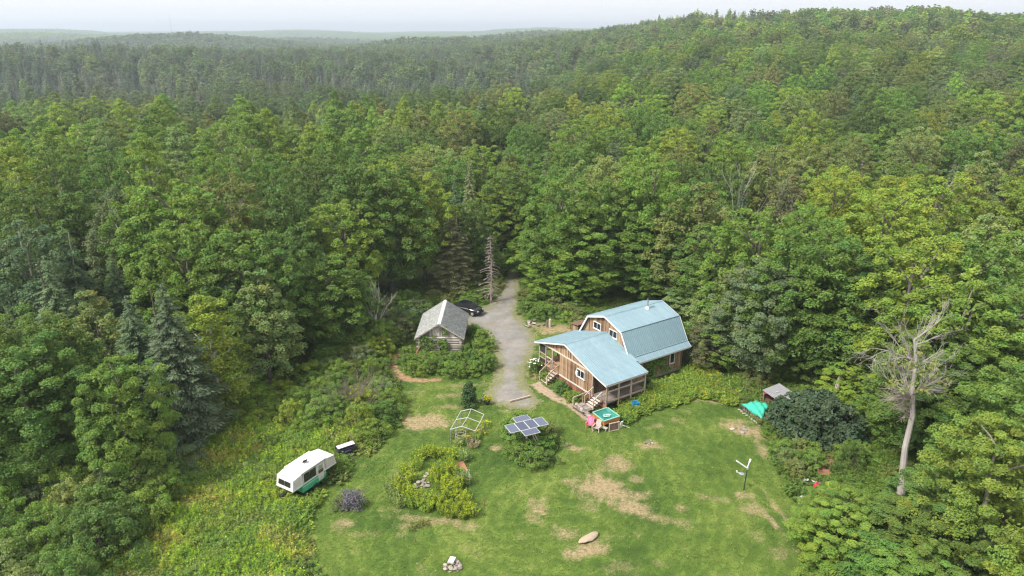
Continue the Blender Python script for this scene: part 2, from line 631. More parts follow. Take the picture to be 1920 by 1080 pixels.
dm = t.math('ADD', dry, t.math('MULTIPLY', t.math('SUBTRACT', fine, 0.5), 1.1))
dm = t.math('ADD', dm, t.math('MULTIPLY', t.math('SUBTRACT', med, 0.5), 0.7))
dmask = t.ramp(dm, [(0.22, 0.0), (0.85, 0.92)])
g = t.mix(dmask, g, straw)
speck = t.ramp(t.noise(p, 4.3, 2, 0.5), [(0.69, 0.0), (0.74, 0.55)])
g = t.mix(speck, g, (0.4, 0.36, 0.2))
hh = t.math('ADD', fine, t.math('MULTIPLY', vfine, 0.8))
t.princ(g, 0.9, 0, t.bump(hh, 0.9, 0.06), 0.15)
M['lawn'] = t.m
lawn = patch_sheet('lawn', LAWN, 0.22, M['lawn'], 0.004, 0.45, {'dry': dry_amount})
tag(lawn, 'mown green lawn with worn straw patches in front of the house', kind='structure')

# driveway
t = NT('gravel')
p = t.pos()
f1 = t.noise(p, 0.5, 5, 0.6)
f2 = t.noise(p, 9.0, 4, 0.75)
f = t.math('ADD', t.math('MULTIPLY', f1, 0.5), t.math('MULTIPLY', f2, 0.5))
c = t.ramp(f, [(0.32, (0.125, 0.12, 0.108)), (0.5, (0.21, 0.20, 0.185)), (0.62, (0.285, 0.27, 0.25)), (0.78, (0.42, 0.39, 0.35))])
tan = t.ramp(t.noise(p, 0.45, 5, 0.65), [(0.45, 0.0), (0.68, 0.4)])
c = t.mix(tan, c, (0.30, 0.235, 0.155))
ed = t.attr('edge').outputs['Fac']
em = t.math('SUBTRACT', t.math('MULTIPLY', t.noise(p, 1.8, 5, 0.7), 2.6), t.math('MULTIPLY', ed, .75))
c = t.mix(t.ramp(em, [(0.2, 0.0), (0.9, 0.92)]), c, t.mix(t.noise(p, 3, 3), (0.08, 0.12, 0.03), (0.26, 0.22, 0.12)))
t.princ(c, 0.95, 0, t.bump(f2, 0.7, 0.04), 0.2)
M['gravel'] = t.m
drv = patch_sheet('gravel_driveway', DRIVE, 0.2, M['gravel'], 0.010, 0.3)
tag(drv, 'grey gravel driveway running out of the forest to the house', kind='structure')

t = NT('sandy_dirt')
p = t.pos()
f2 = t.noise(p, 5.0, 5, 0.7)
c = t.ramp(f2, [(0.3, (0.2, 0.145, 0.09)), (0.5, (0.33, 0.25, 0.17)), (0.7, (0.44, 0.355, 0.255))])
ed = t.attr('edge').outputs['Fac']
em = t.math('SUBTRACT', t.math('MULTIPLY', t.noise(p, 2.5, 4, 0.7), 1.6), t.math('MULTIPLY', ed, 2.5))
c = t.mix(t.ramp(em, [(0.35, 0.0), (0.8, 0.8)]), c, (0.1, 0.13, 0.035))
t.princ(c, 0.95, 0, t.bump(f2, 0.6, 0.03), 0.15)
M['sand'] = t.m
wk = patch_sheet('sandy_path', WALK, 0.12, M['sand'], 0.016, 0.18)
tag(wk, 'pale sandy path along the front of the house', kind='structure')
t = NT('orange_dirt')
p = t.pos()
f2 = t.noise(p, 3.0, 5, 0.7)
c = t.ramp(f2, [(0.3, (0.16, 0.1, 0.05)), (0.5, (0.28, 0.18, 0.095)), (0.7, (0.38, 0.27, 0.16))])
ed = t.attr('edge').outputs['Fac']
em = t.math('SUBTRACT', t.math('MULTIPLY', t.noise(p, 2.5, 4, 0.7), 1.6), t.math('MULTIPLY', ed, 2.2))
c = t.mix(t.ramp(em, [(0.35, 0.0), (0.8, 0.8)]), c, (0.1, 0.12, 0.035))
t.princ(c, 0.95, 0, t.bump(f2, 0.6, 0.03), 0.15)
M['dirt'] = t.m
tr_ = patch_sheet('dirt_trail', TRAIL, 0.15, M['dirt'], 0.013, 0.2)
tag(tr_, 'orange brown dirt trail curving round the planting beside the log shed', kind='structure')
# ------------------------------------------------------------------ plants: crowns of leaf-sized faces
def unit(v):
    return v / (np.linalg.norm(v, axis=-1, keepdims=True) + 1e-9)


def leaf_quads(c, nrm, size, rng, asp=0.62, tdir=None):
    """one bent diamond per leaf cluster"""
    n = len(c)
    nrm = unit(nrm)
    r = rng.normal(size=(n, 3)) if tdir is None else tdir
    tg = unit(np.cross(nrm, np.cross(r, nrm) + 1e-6))
    b = np.cross(nrm, tg)
    s = size[:, None]
    V = np.stack([c - tg * s, c + b * s * asp - nrm * s * .18, c + tg * s, c - b * s * asp - nrm * s * .18], 1)
    F = np.arange(n * 4).reshape(n, 4)
    return V.reshape(-1, 3), F


def clump_leaves(cc, cr, per, rng, flat=0.6, leaf=0.3, up=0.55, low=-0.25, out_c=None, spread=1.0):
    """leaves over the upper shell of each clump; cc (k,3) centres, cr (k,) radii"""
    k = len(cc)
    idx = np.repeat(np.arange(k), per)
    n = len(idx)
    d = rng.normal(size=(n, 3))
    d = unit(d)
    d[:, 2] = np.where(d[:, 2] < low, -d[:, 2] * rng.uniform(0.1, 1, n), d[:, 2])
    rr = cr[idx] * rng.uniform(0.55, 1.05, n) ** 0.6
    lump = 1 + 0.22 * np.sin(d[:, 0] * 5 + idx) * np.sin(d[:, 1] * 5 + idx * 1.7)
    off = d * (rr * lump)[:, None] * np.array([spread, spread, flat])
    c = cc[idx] + off
    if out_c is not None:
        o = unit(cc[idx] - out_c)
        c[:, 2] -= (np.abs(off[:, 0] * o[:, 0] + off[:, 1] * o[:, 1])) * 0.25
    nrm = d * (1 - up) + np.array([0, 0, up]) + rng.normal(size=(n, 3)) * 0.46
    sz = leaf * rng.uniform(0.6, 1.3, n)
    tone_c = rng.uniform(0.84, 1.16, k)[idx]
    tone = tone_c * rng.uniform(0.78, 1.22, n)
    hue = rng.normal(0, 0.07, k)[idx] + rng.normal(0, 0.05, n)
    T = np.stack([tone * (1 + hue), tone, tone * (1 - 0.7 * hue)], 1)
    return c, nrm, sz, T


def crown_points(prof, H, base, Rr, ncl, rng, lop=0.12, inner=0.25):
    """clump centres spread over a crown whose radius at height fraction f is prof(f)"""
    pts = []
    golden = 2.399963
    ph = rng.uniform(0, 6.28)
    lob = [(rng.integers(2, 5), rng.uniform(0, 6.28), rng.uniform(.5, 1)) for _ in range(3)]
    fs = np.linspace(0.02, 1.0, 200)
    w = np.array([prof(f) for f in fs]) * Rr + 0.35
    cw = np.cumsum(w) / w.sum()
    for k in range(ncl):
        f = float(np.interp((k + .5) / ncl, cw, fs))
        a = ph + k * golden + rng.normal(0, 0.25)
        lo = 1 + lop * sum(q * math.sin(n_ * a + p_ + 2.0 * f) for n_, p_, q in lob)
        r = prof(f) * Rr * lo
        if rng.random() < inner: r *= rng.uniform(0.25, 0.8)
        else: r *= rng.uniform(0.86, 1.06)
        z = base + f * (H - base) + rng.normal(0, 0.35)
        pts.append((r * math.cos(a), r * math.sin(a), min(z, H - 0.3)))
    return np.array(pts)


def maple_prof(f):
    if f >= 1: return 0.0
    return (0.55 + 0.45 * min(1, f / .28)) if f < .28 else math.sqrt(max(0, 1 - ((f - .28) / .73) ** 3))


def tall_prof(f):
    return (max(0.0, math.sin(math.pi * (0.12 + 0.86 * f) ** 0.8)) ** 0.8) * (1.0 - 0.25 * f)


def dome_prof(f):
    return math.sqrt(max(0.0, 1 - f * f)) * 0.98 + 0.02


def cone_prof(f):
    return max(0.03, (1 - f) ** 0.8 * (0.55 + 0.45 * min(1, f * 5)))


def crown_mesh(name, H, base, Rr, ncl, per, leaf, prof, seed, clr=(1.0, 1.7), flat=0.6, up=0.55, mat='leaf', inner=0.25, lop=0.12, core=True, asp=0.62):
    rng = np.random.default_rng(seed)
    cc = crown_points(prof, H, base, Rr, ncl, rng, lop, inner)
    cr = rng.uniform(clr[0], clr[1], ncl) * np.clip(1.1 - 0.35 * (cc[:, 2] - base) / (H - base), .6, 1.1)
    oc = np.array([0, 0, base + 0.35 * (H - base)])
    c, nrm, sz, T = clump_leaves(cc, cr, per, rng, flat, leaf, up, out_c=oc)
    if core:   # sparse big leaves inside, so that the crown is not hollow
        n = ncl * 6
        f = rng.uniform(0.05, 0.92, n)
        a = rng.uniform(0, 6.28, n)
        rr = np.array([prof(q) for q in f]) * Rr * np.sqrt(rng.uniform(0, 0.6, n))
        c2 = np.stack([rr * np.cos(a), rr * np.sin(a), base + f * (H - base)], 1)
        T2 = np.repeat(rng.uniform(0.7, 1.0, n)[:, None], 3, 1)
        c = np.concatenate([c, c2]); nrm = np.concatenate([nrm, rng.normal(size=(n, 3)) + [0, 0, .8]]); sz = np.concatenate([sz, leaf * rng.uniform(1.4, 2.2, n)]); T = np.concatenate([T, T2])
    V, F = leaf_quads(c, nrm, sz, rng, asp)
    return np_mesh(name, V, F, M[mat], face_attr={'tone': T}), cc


def trunk_mesh(name, H, r0, cc, seed, mat='bark', nl=8, base=3.0, top=0.86, stems=1):
    rng = np.random.default_rng(seed)
    mb = MB()
    for st in range(stems):
        lean = rng.normal(0, 0.03 if stems == 1 else 0.13, 2)
        pts, rad = [], []
        for k in range(7):
            f = k / 6 * top
            pts.append((lean[0] * H * f + rng.normal(0, .05), lean[1] * H * f + rng.normal(0, .05), H * f - 0.15))
            rad.append(r0 / stems ** .5 * (1 - 0.9 * f) * (1.35 if k == 0 else 1))
        mb.tube(pts, rad, 7)
    if len(cc):
        for i in rng.choice(len(cc), min(nl, len(cc)), replace=False):
            e = cc[i]
            z0 = max(base * 0.8, e[2] - 0.55 * math.hypot(e[0], e[1]) - 1.2)
            z0 = min(z0, H * top * .95)
            s0 = (0, 0, z0)
            mid = (e[0] * .5, e[1] * .5, z0 + (e[2] - z0) * .62)
            mb.tube([s0, mid, tuple(e)], [r0 * .33, r0 * .2, r0 * .06], 5, cap=False)
    return mb.mesh(name, M[mat])


def spruce_mesh(name, H, Rr, seed, levels=26, per=8, base=0.6, spray=0.5, droop=0.35, mat='needle', ragged=0.12, thin=1.0):
    rng = np.random.default_rng(seed)
    C, N, T_, S_, TD = [], [], [], [], []
    for lv in range(levels):
        f = (lv + 0.3) / levels
        z = base + f * (H - base) * 0.985
        rad = Rr * (1 - f) ** 0.85 * (0.6 + 0.4 * min(1, f * 6)) + 0.16
        nb = max(4, int(per * (1 - 0.45 * f)))
        ph = rng.uniform(0, 6.28)
        for b in range(nb):
            if rng.random() > thin: continue
            a = ph + 2 * math.pi * b / nb + rng.normal(0, .16)
            L = rad * (1 + rng.normal(0, ragged))
            ns = max(3, int(L / (spray * .72)))
            tone = rng.uniform(0.8, 1.2)
            dr = droop * rng.uniform(.7, 1.3)
            for s in range(ns):
                q = (s + 0.6) / ns
                r = L * q
                wv = 0.32 * L * (1 - q * 0.55)
                for side in (-1, -.45, 0, .45, 1):
                    off = side * wv * rng.uniform(.35, 1)
                    zz = z - dr * r * (0.75 + .25 * q) + 0.28 * q * q * r * .5 + rng.normal(0, .05) - abs(off) * .22
                    C.append((r * math.cos(a) - off * math.sin(a), r * math.sin(a) + off * math.cos(a), zz))
                    N.append((math.cos(a) * .35 + rng.normal(0, .3), math.sin(a) * .35 + rng.normal(0, .3), 1.0))
                    TD.append((math.cos(a + side * .7), math.sin(a + side * .7), -dr))
                    S_.append(spray * rng.uniform(.55, 1.0) * (0.75 if f > .8 else 1))
                    tip = 1.0 + 0.25 * (q - .5)
                    tt = tone * tip * rng.uniform(.8, 1.2)
                    T_.append((tt, tt, tt))
    C, N, T_, S_, TD = map(np.array, (C, N, T_, S_, TD))
    V, F = leaf_quads(C, N, S_, rng, 0.45, TD)
    return np_mesh(name, V, F, M[mat], face_attr={'tone': T_})


def snag_mesh(name, H, r0, seed, L=1.6, mat='dead_twig', lv=22, per=5):
    """a dead conifer: bare tapering trunk with whorls of grey twigs"""
    rng = np.random.default_rng(seed)
    mb = MB()
    mb.tube([(0, 0, -.2), (rng.normal(0, .08), 0, H * .5), (0, rng.normal(0, .1), H)], [r0, r0 * .6, .02], 5)
    for k in range(lv):
        f = 0.12 + 0.86 * k / lv
        ph = rng.uniform(0, 6.28)
        for b in range(per):
            a = ph + 6.283 * b / per + rng.normal(0, .3)
            ln = L * (1 - f * .8) * rng.uniform(.5, 1.15)
            z = H * f
            e = (ln * math.cos(a), ln * math.sin(a), z - ln * .28)
            m_ = (ln * .5 * math.cos(a), ln * .5 * math.sin(a), z - ln * .05)
            mb.tube([(0, 0, z), m_, e], [.045, .035, .012], 3, cap=False)
            for s in range(5):
                q = rng.uniform(.3, 1)
                px_, py_, pz = e[0] * q, e[1] * q, z - ln * .28 * q * q
                a2 = a + rng.choice((-1, 1)) * rng.uniform(.4, 1.1)
                l2 = ln * rng.uniform(.15, .35)
                mb.tube([(px_, py_, pz), (px_ + l2 * math.cos(a2), py_ + l2 * math.sin(a2), pz - l2 * .3)], [.026, .01], 3, cap=False)
    return mb.mesh(name, M[mat])


def branch_tree(mb, p, d, L, r, depth, rng, spread=0.6, n=6, up=0.15, kids=(2, 4)):
    """recursive bare limbs"""
    pts, rad = [Vector(p)], [r]
    q = Vector(p)
    dd = Vector(d).normalized()
    seg = 4
    for k in range(seg):
        dd = (dd + Vector(rng.normal(0, 0.13, 3)) + Vector((0, 0, up * .3))).normalized()
        q = q + dd * (L / seg)
        pts.append(q.copy())
        rad.append(max(0.008, r * (1 - 0.72 * (k + 1) / seg)))
    mb.tube(pts, rad, max(3, n), cap=False)
    if depth <= 0: return
    for k in range(rng.integers(kids[0], kids[1] + 1)):
        i = rng.integers(1, seg + 1)
        ax = Vector(rng.normal(0, 1, 3)).normalized()
        nd = (dd + ax * spread * rng.uniform(.6, 1.3)).normalized()
        branch_tree(mb, pts[i], nd, L * rng.uniform(.45, .72), max(.01, rad[i] * .7), depth - 1, rng, spread, n - 1, up, kids)


def blades_mesh(name, n, H, Rr, seed, w=0.05, leaf=0.12, nleaf=5, plume=0.0, mats=('blade',), lean=0.35, plume_tone=(3.2, 2.0, .35), ptone=0.2):
    """a clump of upright leafy stems, with yellow plumes when plume > 0"""
    rng = np.random.default_rng(seed)
    a = rng.uniform(0, 6.28, n)
    r = Rr * np.sqrt(rng.uniform(0, 1, n))
    b = np.stack([r * np.cos(a), r * np.sin(a), np.zeros(n)], 1)
    ln = np.stack([np.cos(a) * r / Rr * lean, np.sin(a) * r / Rr * lean, np.ones(n)], 1) + rng.normal(0, .1, (n, 3))
    h = H * rng.uniform(.65, 1.1, n) * (1 - .25 * (r / Rr) ** 2)
    top = b + unit(ln) * h[:, None]
    Vs, Fs, Ts = [], [], []
    cnt = 0
    # stems as narrow blades
    sd_ = unit(rng.normal(size=(n, 3)) * [1, 1, 0.05])
    wv = sd_ * w * .5
    mid = (b + top) / 2 + sd_ * .02
    V = np.stack([b - wv, b + wv, mid + wv, mid - wv], 1).reshape(-1, 3)
    V2 = np.stack([mid - wv, mid + wv, top + wv * .2, top - wv * .2], 1).reshape(-1, 3)
    tn = rng.uniform(.75, 1.2, n)
    for v in (V, V2):
        Vs.append(v)
        Fs.append(np.arange(n * 4).reshape(n, 4) + cnt)
        cnt += n * 4
        Ts.append(np.stack([tn, tn, tn], 1))
    if nleaf:
        idx = np.repeat(np.arange(n), nleaf)
        q = rng.uniform(.2, 1.0, len(idx))
        aa = rng.uniform(0, 6.28, len(idx))
        dr = np.stack([np.cos(aa), np.sin(aa), rng.uniform(-.2, .6, len(idx))], 1)
        c = b[idx] + (top - b)[idx] * q[:, None] + dr * leaf * .6
        nr = np.stack([-np.cos(aa) * .4, -np.sin(aa) * .4, np.ones(len(idx))], 1) + rng.normal(0, .25, (len(idx), 3))
        v, f = leaf_quads(c, nr, leaf * rng.uniform(.6, 1.2, len(idx)), rng, .38, dr)
        Vs.append(v); Fs.append(f + cnt); cnt += len(v)
        tl = tn[idx] * rng.uniform(.8, 1.2, len(idx))
        Ts.append(np.stack([tl, tl, tl], 1))
    if plume > 0:
        k = 7
        sel = np.where(rng.random(n) < plume)[0]
        idx = np.repeat(sel, k)
        c = top[idx] + rng.normal(0, 1, (len(idx), 3)) * np.array([.07, .07, .08])
        v, f = leaf_quads(c, rng.normal(size=(len(idx), 3)) + [0, 0, .6], rng.uniform(.04, .09, len(idx)), rng, .6)
        Vs.append(v); Fs.append(f + cnt); cnt += len(v)
        Ts.append(np.array(plume_tone) * rng.uniform(1 - ptone, 1 + ptone, (len(idx), 1)))
    return np_mesh(name, np.concatenate(Vs), np.concatenate(Fs), [M[m] for m in mats], face_attr={'tone': np.concatenate(Ts)})


# ---- tints (linear base colours of leaves)
TINT = {
    'deep green': (0.060, 0.110, 0.025),
    'mid green': (0.072, 0.132, 0.026),
    'fresh green': (0.090, 0.158, 0.028),
    'yellow-green': (0.120, 0.176, 0.026),
    'pale green': (0.115, 0.165, 0.058),
    'grey-green': (0.085, 0.118, 0.058),
    'bluish-green': (0.056, 0.098, 0.052),
    'olive': (0.098, 0.128, 0.040),
    'dark': (0.036, 0.064, 0.034),
    'brownish-green': (0.072, 0.086, 0.042),
    'grey-brown': (0.20, 0.165, 0.145),
}
for _k, _c in TINT.items():
    TINT[_k] = (_c[0] * 1.98, _c[1] * 1.76, _c[2] * 1.55)


def jit(tn, rng, a=0.1):
    c = np.array(TINT[tn] if isinstance(tn, str) else tn)
    k = rng.uniform(1 - a, 1 + a)
    h = rng.normal(0, 0.05)
    return (c[0] * k * (1 + h), c[1] * k, c[2] * k * (1 - h))


# ---- hero meshes: (crown, trunk, height, crown radius)
KIT = {}


def kit_broad(key, n, H, base, Rr, ncl, per, leaf, prof, clr, flat, seed0, bark='bark', stems=1, up=.66, lop=.13, nl=9):
    out = []
    for k in range(n):
        cm, cc = crown_mesh(f'{key}_crown_mesh', H, base, Rr, ncl, per, leaf, prof, seed0 + k, clr, flat, up, lop=lop)
        tm = trunk_mesh(f'{key}_trunk_mesh', H, 0.2 + H * .008, cc, seed0 + 50 + k, bark, nl, base, stems=stems)
        out.append((cm, tm, H, Rr))
    KIT[key] = out


kit_broad('maple', 6, 18, 3.0, 5.2, 215, 210, .122, maple_prof, (.5, .95), .8, 100)
kit_broad('near', 2, 18, 3.0, 5.2, 230, 330, .098, maple_prof, (.5, .95), .85, 150, up=.52)
kit_broad('ash', 3, 17, 3.5, 4.6, 135, 155, .13, tall_prof, (0.5, .95), .85, 200, lop=.22)
kit_broad('aspen', 3, 19, 6.0, 4.0, 130, 150, .125, tall_prof, (0.5, .9), .9, 300, 'pale_bark', up=.55, lop=.18)
kit_broad('birch', 2, 14, 2.0, 3.0, 100, 130, .11, lambda f: max(.06, (1 - f) ** .55 * (.6 + .4 * min(1, f * 4))), (.45, .85), .75, 400, 'pale_bark', up=.55, lop=.2)
kit_broad('willow', 3, 4.0, 0.3, 2.3, 90, 130, .062, dome_prof, (.3, .56), .85, 500, 'bark', 4, up=.42, lop=.2, nl=8)
kit_broad('shrub', 3, 2.2, 0.1, 1.5, 46, 105, .07, dome_prof, (.26, .46), .8, 600, 'bark', 3, up=.55, lop=.2, nl=6)
KIT['spruce'] = []
for k in range(3):
    sm = spruce_mesh('spruce_crown_mesh', 17, 3.6, 700 + k, levels=40, per=12, spray=.17, ragged=.18, droop=.42)
    KIT['spruce'].append((sm, trunk_mesh('spruce_trunk_mesh', 17, .26, [], 740 + k, 'bark', top=.95), 17, 3.6))
KIT['snag'] = [(None, snag_mesh('bare_trunk_mesh', 13, .17, 780 + k, 1.9), 13, 1.9) for k in range(3)]

# ------------------------------------------------------------------ the forest around the clearing, tree by tree
CLEAR = plan([(520, 1300), (470, 1075), (380, 1060), (330, 990), (345, 900), (385, 815), (470, 770), (560, 745), (640, 690), (690, 645), (735, 600), (745, 575), (800, 556),
              (880, 545), (935, 520), (948, 480), (972, 480), (985, 540), (1020, 572), (1085, 582), (1140, 568), (1250, 580), (1310, 640), (1340, 690), (1385, 735), (1440, 735),
              (1600, 745), (1610, 840), (1560, 870), (1545, 930), (1535, 1000), (1540, 1080), (1560, 1300)])

PLANTS = []     # records used for the labels
SPECIES = {'maple': ('maple_tree', 'maple'), 'ash': ('ash_tree', 'ash'), 'aspen': ('aspen_tree', 'aspen'), 'birch': ('birch_tree', 'birch'), 'spruce': ('spruce_tree', 'spruce'), 'snag': ('dead_spruce', 'bare dead spruce'),
           'willow': ('willow_bush', 'willow bush'), 'shrub': ('shrub', 'shrub')}


def tree(kind, x, y, h, rad, tint, rng, label=None, group=None, cname='tree', z=None):
    key = 'near' if kind == 'maple' and math.hypot(x, y) < 66 else kind
    kit = KIT[key][rng.integers(len(KIT[key]))]
    cm, tm, H0, R0 = kit
    name, noun = SPECIES[kind]
    z = zt1(x, y) if z is None else z
    sz = h / H0
    sr = rad / R0
    e = empty(name, (x, y, z - 0.05), rng.uniform(0, 6.28), label, cname, group, (sr, sr * rng.uniform(.92, 1.08), sz))
    tn = jit(tint, rng)
    if cm:
        c = link('crown', cm, e)
        c['tint'] = tn
    tk = link('trunk', tm, e)
    PLANTS.append(dict(o=e, kind=kind, noun=noun, x=x, y=y, z=z, h=h, tint=tint, done=bool(label), cat=cname))
    return e


HERO = [  # top bearing (px, py), height, kind, radius, tint
    (720, 300, 20, 'maple', 5.8, 'mid green'), (585, 285, 19, 'maple', 5.2, 'deep green'), (665, 300, 19, 'maple', 4.8, 'deep green'), (320, 345, 19, 'maple', 6.0, 'fresh green'), (420, 330, 19, 'maple', 5.0, 'olive'), (520, 350, 18, 'ash', 4.6, 'deep green'),
    (255, 360, 18, 'maple', 4.6, 'mid green'), (440, 432, 16, 'maple', 5.0, 'mid green'), (330, 425, 16, 'maple', 4.6, 'fresh green'), (480, 505, 13, 'ash', 4.0, 'pale green'), (420, 485, 13, 'ash', 3.6, 'grey-green'),
    (610, 480, 12, 'maple', 4.4, 'mid green'), (655, 510, 10, 'maple', 3.4, 'fresh green'), (530, 430, 15, 'maple', 4.2, 'deep green'),
    (165, 545, 13, 'ash', 3.8, 'pale green'), (80, 470, 16, 'spruce', 3.8, 'bluish-green'), (20, 590, 14, 'maple', 4.6, 'deep green'),
    (210, 350, 18, 'aspen', 4.2, 'grey-green'), (60, 345, 18, 'maple', 5, 'deep green'), (130, 360, 17, 'ash', 5, 'mid green'), (110, 415, 17, 'spruce', 3.8, 'bluish-green'), (30, 420, 17, 'maple', 5, 'bluish-green'), (205, 470, 13, 'spruce', 3.0, 'bluish-green'),
    (300, 522, 16, 'spruce', 4.3, (.105, .142, .072)), (375, 550, 14.5, 'birch', 3.8, 'yellow-green'), (20, 640, 13, 'maple', 5.0, 'mid green'), (120, 600, 13, 'ash', 3.6, 'mid green'), (235, 545, 14, 'spruce', 3.4, 'bluish-green'), (845, 390, 17, 'spruce', 4.2, 'brownish-green'), (790, 325, 18, 'maple', 4.6, 'yellow-green'), (880, 290, 17, 'spruce', 2.6, 'grey-green'), (852, 330, 15, 'spruce', 2.6, 'bluish-green'),
    (932, 355, 18, 'maple', 4.6, 'yellow-green'), (885, 375, 15, 'maple', 3.6, 'deep green'), (960, 310, 17, 'maple', 5, 'mid green'), (900, 445, 10, 'maple', 2.8, 'mid green'),
    (1055, 335, 19, 'maple', 5.4, 'mid green'), (1085, 395, 18, 'maple', 6.2, 'fresh green'), (1020, 440, 14, 'maple', 5.0, 'fresh green'), (1160, 335, 19, 'maple', 5.4, 'mid green'), (1130, 470, 11, 'maple', 4.2, 'mid green'), (1065, 480, 11, 'maple', 4.4, 'fresh green'),
    (1225, 295, 20, 'maple', 5.6, 'fresh green'), (1320, 345, 18, 'ash', 5.0, 'olive'), (1245, 395, 17, 'maple', 5.0, 'mid green'), (1180, 410, 16, 'maple', 4.8, 'deep green'), (1290, 440, 15, 'maple', 5.2, 'pale green'), (1225, 475, 12, 'maple', 4.2, 'mid green'), (1350, 420, 15, 'maple', 4.6, 'mid green'),
    (1380, 505, 13, 'ash', 4.4, 'pale green'), (1330, 520, 12, 'maple', 4.6, 'pale green'), (1440, 490, 14, 'maple', 4.6, 'grey-green'), (1505, 480, 15, 'maple', 5, 'mid green'), (1425, 390, 17, 'maple', 5.2, 'fresh green'), (1550, 420, 17, 'maple', 5.5, 'mid green'), (1600, 460, 16, 'maple', 5, 'deep green'),
    (1490, 330, 18, 'ash', 4.6, 'brownish-green'), (1580, 320, 18, 'maple', 5.2, 'yellow-green'), (1680, 350, 18, 'maple', 5.4, 'yellow-green'), (1740, 445, 17, 'maple', 6.2, 'yellow-green'), (1850, 440, 17, 'maple', 5, 'mid green'), (1665, 525, 15, 'maple', 4.6, 'fresh green'),
    (1820, 535, 15, 'maple', 5.4, 'fresh green'), (1900, 530, 15, 'maple', 5, 'mid green'), (1590, 560, 13, 'maple', 4.6, 'mid green'), (1650, 610, 13, 'maple', 4.8, 'mid green'), (1780, 630, 13, 'maple', 5.2, 'deep green'), (1840, 680, 12.5, 'maple', 4.6, 'deep green'), (1740, 690, 12, 'maple', 4.6, 'mid green'), (1670, 740, 10, 'maple', 4.2, 'mid green'),
    (1895, 800, 12, 'maple', 4.4, (.2, .27, .04)), (1960, 700, 13, 'maple', 5, 'mid green'), (1530, 620, 10.5, 'maple', 4.2, 'deep green'), (1450, 610, 10, 'maple', 4.2, 'deep green'), (1395, 590, 10, 'maple', 4, 'mid green'), (1480, 680, 6.5, 'maple', 3.2, 'deep green'), (1400, 660, 6, 'maple', 2.8, 'olive'),
    (1545, 680, 7, 'maple', 3.4, 'mid green'), (1615, 690, 9, 'maple', 3.6, 'fresh green'), (1325, 610, 8, 'ash', 2.6, 'brownish-green'), (1600, 830, 6, 'ash', 2.8, 'grey-green'), (1590, 925, 4.6, 'maple', 2.6, 'mid green'), (1775, 900, 7, 'maple', 3.2, 'deep green'), (1770, 800, 9.5, 'maple', 3.8, 'mid green'), (1580, 960, 4.5, 'maple', 2.6, 'fresh green'),
    (1660, 1010, 4.5, 'ash', 3, 'mid green'), (1760, 960, 6, 'maple', 3.6, 'deep green'), (1850, 960, 6.5, 'spruce', 2.4, 'dark'), (1725, 1040, 4.5, 'maple', 3, 'fresh green'),
    (1500, 820, 3.2, 'maple', 1.9, 'fresh green'),
]
def hero_at(tx, ty, h):
    az, el = ray(tx, ty)
    el = min(el, -0.03)
    z0 = 0.0
    for _ in range(6):
        d = (CAM_H - h - z0) / math.tan(-el)
        x, y = d * math.sin(az), d * math.cos(az)
        z0 = 0.5 * z0 + 0.5 * zt1(x, y)
    return x, y


for tx, ty, h, k, r, tn in HERO:
    if 1380 < tx < 1880 and 590 <= ty < 860:      # low crowns behind the tarp and the leaning dead tree
        h = CAM_H - (74.0 if tx < 1600 else 65.0) * math.tan(-ray(tx, ty)[1])
        if h < 3.6: continue
        r = min(r, h * .5)
    x, y = hero_at(tx, ty, h)
    for _ in range(40):       # no trunk on the clearing: step back until the tree stands in the wood
        if h < 5 or float(signed(np.array([[x, y]]), CLEAR)[0]) < -max(1.2, .62 * r) or k in ('spruce', 'birch') and float(signed(np.array([[x, y]]), CLEAR)[0]) < -1: break
        h -= .35
        x, y = hero_at(tx, ty, h)
    tree(k, x, y, h, r, tn, RNG)

# fill: everything else that stands within about 175 m, none on the clearing
placed = np.array([(p['x'], p['y'], KIT[p['kind']][0][3]) for p in PLANTS])
cand = RNG.uniform([-150, 30], [165, 190], (26000, 2))
az = np.arctan2(cand[:, 0], cand[:, 1])
dd = np.hypot(cand[:, 0], cand[:, 1])
NEAR_R = 172.0
ok = (np.abs(az) < 0.80) & (dd < NEAR_R) & (signed(cand, CLEAR) < -2.6) & (cand[:, 1] > 34)
cand = cand[ok]
grid = [tuple(p[:2]) for p in placed]
kept = []
gp = np.array(grid)
for c in cand:
    d_ = math.hypot(c[0], c[1])
    sp = 6.9 + 1.0 * max(0, d_ - 60) / 60
    if len(gp) and np.min((gp[:, 0] - c[0]) ** 2 + (gp[:, 1] - c[1]) ** 2) < sp * sp: continue
    gp = np.vstack([gp, c])
    kept.append(c)


def zone_pick(x, y, rng):
    """kind and tint of a tree that grows at (x, y)"""
    d = math.hypot(x, y)
    px = bearing_px(x, y)
    q = rng.random()
    nz = math.sin(x / 23 + 2) * math.sin(y / 29 + 1)
    if px < 240 and d < 112:
        k = 'spruce' if q < .3 else ('aspen' if q < .4 else ('ash' if q < .7 else 'maple'))
        tn = ('grey-green', 'mid green', 'pale green', 'bluish-green')[rng.integers(4)]
        return k, tn
    if px < 720 and d > 112:
        return ('aspen', ('fresh green', 'yellow-green', 'fresh green', 'pale green')[rng.integers(4)]) if q < .85 else ('maple', 'mid green')
    if q < .085: return 'spruce', ('bluish-green', 'dark', 'grey-green')[rng.integers(3)]
    if q < .11: return 'snag', 'grey-brown'
    if q < .20: return 'ash', ('olive', 'pale green', 'brownish-green', 'grey-green')[rng.integers(4)]
    tn = ('mid green', 'fresh green', 'deep green', 'mid green', 'yellow-green', 'fresh green', 'pale green', 'olive')[rng.integers(8)]
    if px > 1480 and rng.random() < .25: tn = 'yellow-green'
    return 'maple', tn


